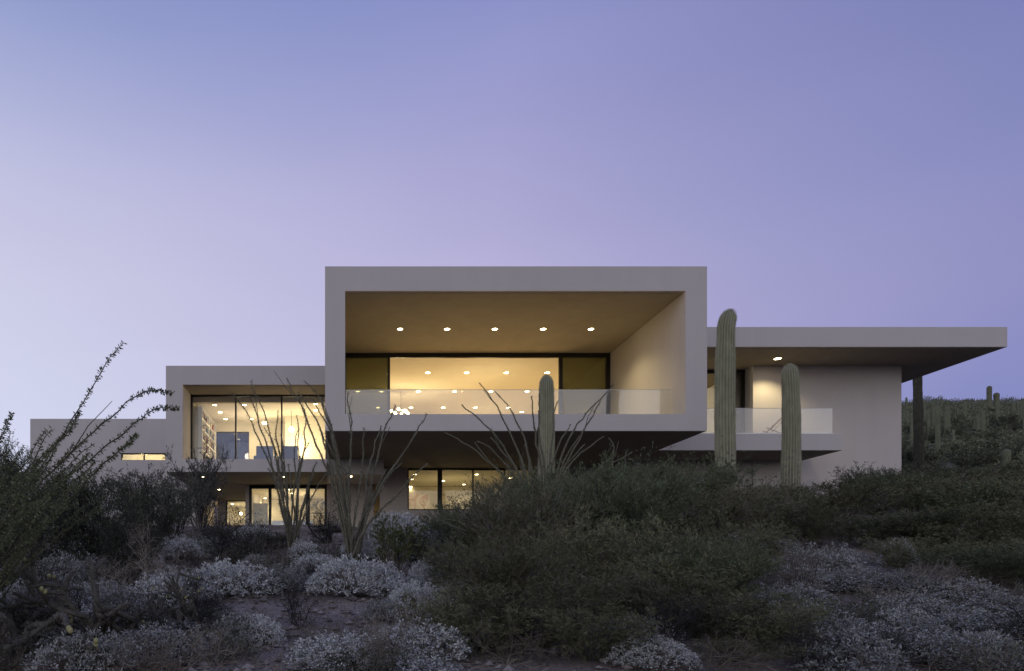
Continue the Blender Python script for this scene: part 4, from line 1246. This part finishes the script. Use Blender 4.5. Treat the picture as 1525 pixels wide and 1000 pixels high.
# the farther scrub reads as one mass
rng = np.random.default_rng(301)
far = MB(); P = []; D = []
for j in range(1150):
    Y = 44 + 36 * rng.uniform() ** 0.8; px = rng.uniform(1290, 1620)
    x = W(px, Y); z = ground(x, Y); s_ = rng.uniform(0.3, 0.85)
    n = 130
    q = rng.normal(size=(n, 3)); q /= np.linalg.norm(q, axis=1, keepdims=True)
    q *= rng.uniform(0.5, 1.0, (n, 1)); q[:, 2] = np.abs(q[:, 2]) * 0.9
    P.append(np.array([x, Y, z]) + q * s_ ); D.append(q + rng.normal(size=(n, 3))*0.5 + np.array([0, 0, .4]))
P = np.concatenate(P); n = len(P)
far.leaves(P, np.concatenate(D), 0.14*rng.uniform(0.5, 1.3, n), 0.06, rng)
tag(far.build('hillside_scrub', M['hill']), 'dark green scrub covering the upper part of the far hill', 'scrub', kind='stuff')

# ------------------------------------------------------------------ chollas with yellow fruit
def make_cholla(label, px, Y, seed, arms, s=1.0):
    rng = np.random.default_rng(seed)
    x = W(px, Y); z = ground(x, Y)
    t = thing('cholla', label, 'cactus', (x, Y, z), 0, 'branching chollas in the lower left')
    m = MB(); P = []; D = []; ends = []
    def grow(p, d, r, L, lvl):
        q = p.copy(); dd = d.copy(); pts = [p]
        for i in range(4):
            dd = dd + rng.normal(size=3)*0.16; dd[2] += 0.02; dd /= np.linalg.norm(dd)
            q = q + dd*L/4; pts.append(q.copy())
        m.tube(pts, [r*0.85, r, r*0.95, r*0.95, r*0.7], 8)
        for i in range(4):
            for c in range(26):
                pp = pts[i] + (pts[i+1]-pts[i])*rng.uniform(); v = rvec(rng); v -= dd*np.dot(v, dd); v /= np.linalg.norm(v)
                P.append(pp + v*r*0.9); D.append(v + rng.normal(size=3)*0.4)
        if lvl == 0: ends.append((q, dd)); return
        for c in range(rng.integers(1, 4)):
            nd = dd + rng.normal(size=3)*0.65; nd /= np.linalg.norm(nd)
            grow(pts[rng.integers(2, 5)], nd, r*0.86, L*rng.uniform(0.65, 0.95), lvl-1)
    for a in arms:
        d = np.array(a, float); d /= np.linalg.norm(d)
        grow(np.array([0, 0, -0.05]), d, 0.022*s, 0.34*s, 3)
    n = len(P)
    b = m.build('stem', M['cholla'], t, shade=True)
    MB().leaves(np.array(P), np.array(D), 0.018*rng.uniform(.6, 1.3, n), 0.003, rng).build('spines', M['palebark'], b)
    for i, (q, dd) in enumerate(ends):
        if i % 4 == 0:
            for c in range(2):
                cpt = q + dd*0.015 + rng.normal(size=3)*0.022
                MB().ball(tuple(cpt), 0.014*s, 8, 6, (1, 1, 1.15)).build('fruit', M['fruit'], t, shade=True)
    return t
make_cholla('branching grey cholla with yellow fruit nearest the left bottom corner', 30, 5.3, 1, [(-.3, 0, 1), (.8, .2, .6), (.2, .5, .8), (-.8, .1, .5), (.6, -.4, .5)], 1.35)
make_cholla('branching grey cholla left of the small bright brittlebush', 150, 5.4, 2, [(.3, 0, 1), (.9, .2, .5), (-.7, .3, .5), (.1, -.5, .6)], 1.2)
make_cholla('low cholla with few fruit at the edge of the gravel patch', 262, 6.3, 3, [(.2, 0, 1), (.9, .2, .3), (-.8, .1, .4)], 0.75)

# ------------------------------------------------------------------ gravel, twigs and dry grass on the ground
rng = np.random.default_rng(401)
gm = MB(); P = []
base = [(0,0,1),(1,0,0),(0,1,0),(-1,0,0),(0,-1,0),(0,0,-1)]
for j in range(9000):
    Y = 4.6 + 9 * rng.uniform() ** 1.3; px = rng.uniform(-40, 1570) if rng.uniform() < 0.4 else rng.uniform(120, 760)
    x = W(px, Y); z = ground(x, Y); r = 0.006 + 0.05 * rng.uniform() ** 7
    a = rng.uniform(0, 6.28); sx, sy, sz = rng.uniform(0.7, 1.4, 3); i0 = len(gm.v)
    for b in base:
        jx = rng.uniform(0.8, 1.2)
        gm.v.append((x + r*jx*(b[0]*math.cos(a)*sx - b[1]*math.sin(a)*sy), Y + r*jx*(b[0]*math.sin(a)*sx + b[1]*math.cos(a)*sy), z + r*0.35 + r*b[2]*0.7*sz))
    for k in range(4):
        k2 = (k+1) % 4
        gm.f += [(i0, i0+1+k, i0+1+k2), (i0+5, i0+1+k2, i0+1+k)]
tag(gm.build('gravel', M['stone']), 'loose pale stones scattered over the bare soil', 'gravel', kind='stuff')
tw = MB()
for j in range(4200):
    Y = 4.6 + 10 * rng.uniform() ** 1.2; px = rng.uniform(-40, 1570) if rng.uniform() < 0.4 else rng.uniform(100, 760)
    x = W(px, Y); z = ground(x, Y) + 0.008; a = rng.uniform(0, 6.28); L = rng.uniform(0.06, 0.3) * (1 if rng.uniform() < 0.9 else 2.2)
    dx, dy = math.cos(a)*L, math.sin(a)*L
    b = rng.normal(size=2)*L*0.08
    pts = [(x, Y, z), (x + dx*.5 + b[0], Y + dy*.5 + b[1], ground(x + dx*.5, Y + dy*.5) + 0.02), (x + dx, Y + dy, ground(x + dx, Y + dy) + 0.01 + rng.uniform(0, 0.05))]
    rr = rng.uniform(0.0015, 0.0045)
    tw.tube(pts, [rr, rr*0.9, rr*0.6], 3)
tag(tw.build('fallen_twigs', M['palebark']), 'thin dry twigs lying on the bare soil', 'twigs', kind='stuff')
P = []; D = []
for j in range(900):
    Y = 4.8 + 12 * rng.uniform(); px = rng.uniform(-40, 1570)
    x = W(px, Y); z = ground(x, Y); n = 14
    P.append(np.array([x, Y, z]) + rng.normal(size=(n, 3))*np.array([.03, .03, 0])); D.append(rng.normal(size=(n, 3))*0.5 + np.array([0, 0, .9]))
P = np.concatenate(P); n = len(P)
tag(MB().leaves(P, np.concatenate(D), 0.11*rng.uniform(.4, 1.3, n), 0.005, rng).build('dry_grass', M['dry']), 'sparse dry grass tufts on the slope', 'grass', kind='stuff')

# house plant seen through the lower window
t = make_shrub('house_plant', 'plant', 501, 0.5, 0.8, 12, 7, 2, 4, 0.16, 0.05, 'fresh', 'bark', up=0.5)
t.location = (W(688, 25.6), 25.6, lf + 0.42); t['label'] = 'leafy potted plant standing behind the lower window'
MB().lathe([(0.15, -0.42), (0.21, -0.05), (0.19, -0.05), (0.18, -0.08)], 20).build('pot', M['deck'], t)

# ------------------------------------------------------------------ sky, sun, camera
world = bpy.data.worlds.new('World'); sc.world = world; world.use_nodes = True
nt = world.node_tree; bg = nt.nodes['Background']
tc = nt.nodes.new('ShaderNodeTexCoord'); sep = nt.nodes.new('ShaderNodeSeparateXYZ')
nt.links.new(tc.outputs['Generated'], sep.inputs['Vector'])
def wramp(stops):
    r = nt.nodes.new('ShaderNodeValToRGB'); e = r.color_ramp.elements
    e[0].position = stops[0][0]; e[0].color = (*lin(stops[0][1]), 1)
    e[1].position = stops[-1][0]; e[1].color = (*lin(stops[-1][1]), 1)
    for p, c in stops[1:-1]:
        q = e.new(p); q.color = (*lin(c), 1)
    r.color_ramp.interpolation = 'CARDINAL'
    nt.links.new(sep.outputs['Z'], r.inputs['Fac']); return r
SKY_L = [(0.0, (40, 42, 52)), (0.03, (204, 209, 236)), (0.20, (211, 215, 239)), (0.385, (202, 203, 230)), (0.505, (186, 189, 223)), (0.605, (150, 162, 207)), (0.72, (122, 138, 194)), (1.0, (88, 104, 168))]
SKY_C = [(0.0, (40, 42, 52)), (0.03, (182, 182, 220)), (0.20, (190, 187, 222)), (0.41, (181, 177, 216)), (0.533, (163, 162, 208)), (0.635, (141, 147, 200)), (0.75, (118, 127, 184)), (1.0, (84, 100, 162))]
SKY_R = [(0.0, (36, 36, 48)), (0.03, (133, 140, 193)), (0.20, (136, 141, 194)), (0.311, (146, 146, 195)), (0.417, (133, 138, 190)), (0.513, (117, 125, 180)), (0.62, (103, 112, 169)), (1.0, (78, 92, 155))]
rl, rc_, rr_ = wramp(SKY_L), wramp(SKY_C), wramp(SKY_R)
def sided(a, b, x0, x1):
    mr = nt.nodes.new('ShaderNodeMapRange'); mr.interpolation_type = 'LINEAR'
    mr.inputs['From Min'].default_value = x0; mr.inputs['From Max'].default_value = x1
    nt.links.new(sep.outputs['X'], mr.inputs['Value'])
    m = nt.nodes.new('ShaderNodeMix'); m.data_type = 'RGBA'
    nt.links.new(mr.outputs['Result'], m.inputs['Factor']); nt.links.new(a, m.inputs['A']); nt.links.new(b, m.inputs['B'])
    return m.outputs['Result']
lc = sided(rl.outputs['Color'], rc_.outputs['Color'], -0.42, 0.2)
front = sided(lc, rr_.outputs['Color'], 0.2, 0.68)
# afterglow of the sunset on the side of the sky behind the camera
rbk = wramp([(0.0, (36, 36, 40)), (0.04, (240, 230, 226)), (0.25, (238, 236, 244)), (0.6, (190, 195, 226)), (1.0, (88, 104, 168))])
mb = nt.nodes.new('ShaderNodeMapRange'); mb.interpolation_type = 'SMOOTHSTEP'
mb.inputs['From Min'].default_value = 0.25; mb.inputs['From Max'].default_value = -0.5
nt.links.new(sep.outputs['Y'], mb.inputs['Value'])
mx2 = nt.nodes.new('ShaderNodeMix'); mx2.data_type = 'RGBA'
nt.links.new(mb.outputs['Result'], mx2.inputs['Factor']); nt.links.new(front, mx2.inputs['A']); nt.links.new(rbk.outputs['Color'], mx2.inputs['B'])
# very faint thin cloud
mpn = nt.nodes.new('ShaderNodeMapping'); mpn.inputs['Scale'].default_value = (1.2, 1.2, 4.0)
nt.links.new(tc.outputs['Generated'], mpn.inputs['Vector'])
cn = nt.nodes.new('ShaderNodeTexNoise'); cn.inputs['Scale'].default_value = 1.6; cn.inputs['Detail'].default_value = 5
nt.links.new(mpn.outputs['Vector'], cn.inputs['Vector'])
cr = nt.nodes.new('ShaderNodeValToRGB'); cr.color_ramp.elements[0].position = 0.3; cr.color_ramp.elements[1].position = 0.75
cr.color_ramp.elements[0].color = (0.97, 0.975, 0.985, 1); cr.color_ramp.elements[1].color = (1.035, 1.02, 1.01, 1)
nt.links.new(cn.outputs['Fac'], cr.inputs['Fac'])
mx3 = nt.nodes.new('ShaderNodeMix'); mx3.data_type = 'RGBA'; mx3.blend_type = 'MULTIPLY'; mx3.inputs['Factor'].default_value = 1
nt.links.new(mx2.outputs['Result'], mx3.inputs['A']); nt.links.new(cr.outputs['Color'], mx3.inputs['B'])
nt.links.new(mx3.outputs['Result'], bg.inputs['Color'])
bg.inputs['Strength'].default_value = 1.0

sd = bpy.data.lights.new('Sun', 'SUN'); sd.energy = 0.22; sd.angle = math.radians(40); sd.color = (1.0, 0.96, 0.94)
so = bpy.data.objects.new('Sun', sd); COL.objects.link(so)
so.rotation_euler = (math.radians(72), 0, math.radians(-35))

cam = bpy.data.cameras.new('Camera'); co = bpy.data.objects.new('Camera', cam); COL.objects.link(co)
co.location = (0, 0, ZC); co.rotation_euler = (math.radians(90), 0, 0)
cam.lens = 24; cam.sensor_width = 36; cam.sensor_fit = 'HORIZONTAL'
cam.shift_x = (762.5 - CX) / 1525; cam.shift_y = (CY - 500) / 1525
cam.clip_start = 0.1; cam.clip_end = 2000
sc.camera = co

sc.render.engine = 'CYCLES'
sc.view_settings.view_transform = 'Standard'; sc.view_settings.look = 'None'
sc.view_settings.exposure = 0; sc.view_settings.gamma = 1
cy = sc.cycles
cy.use_denoising = True
try: cy.denoiser = 'OPENIMAGEDENOISE'
except Exception: pass
cy.max_bounces = 8; cy.diffuse_bounces = 5; cy.glossy_bounces = 3; cy.transparent_max_bounces = 12
cy.caustics_reflective = False; cy.caustics_refractive = False
cy.sample_clamp_indirect = 4.0
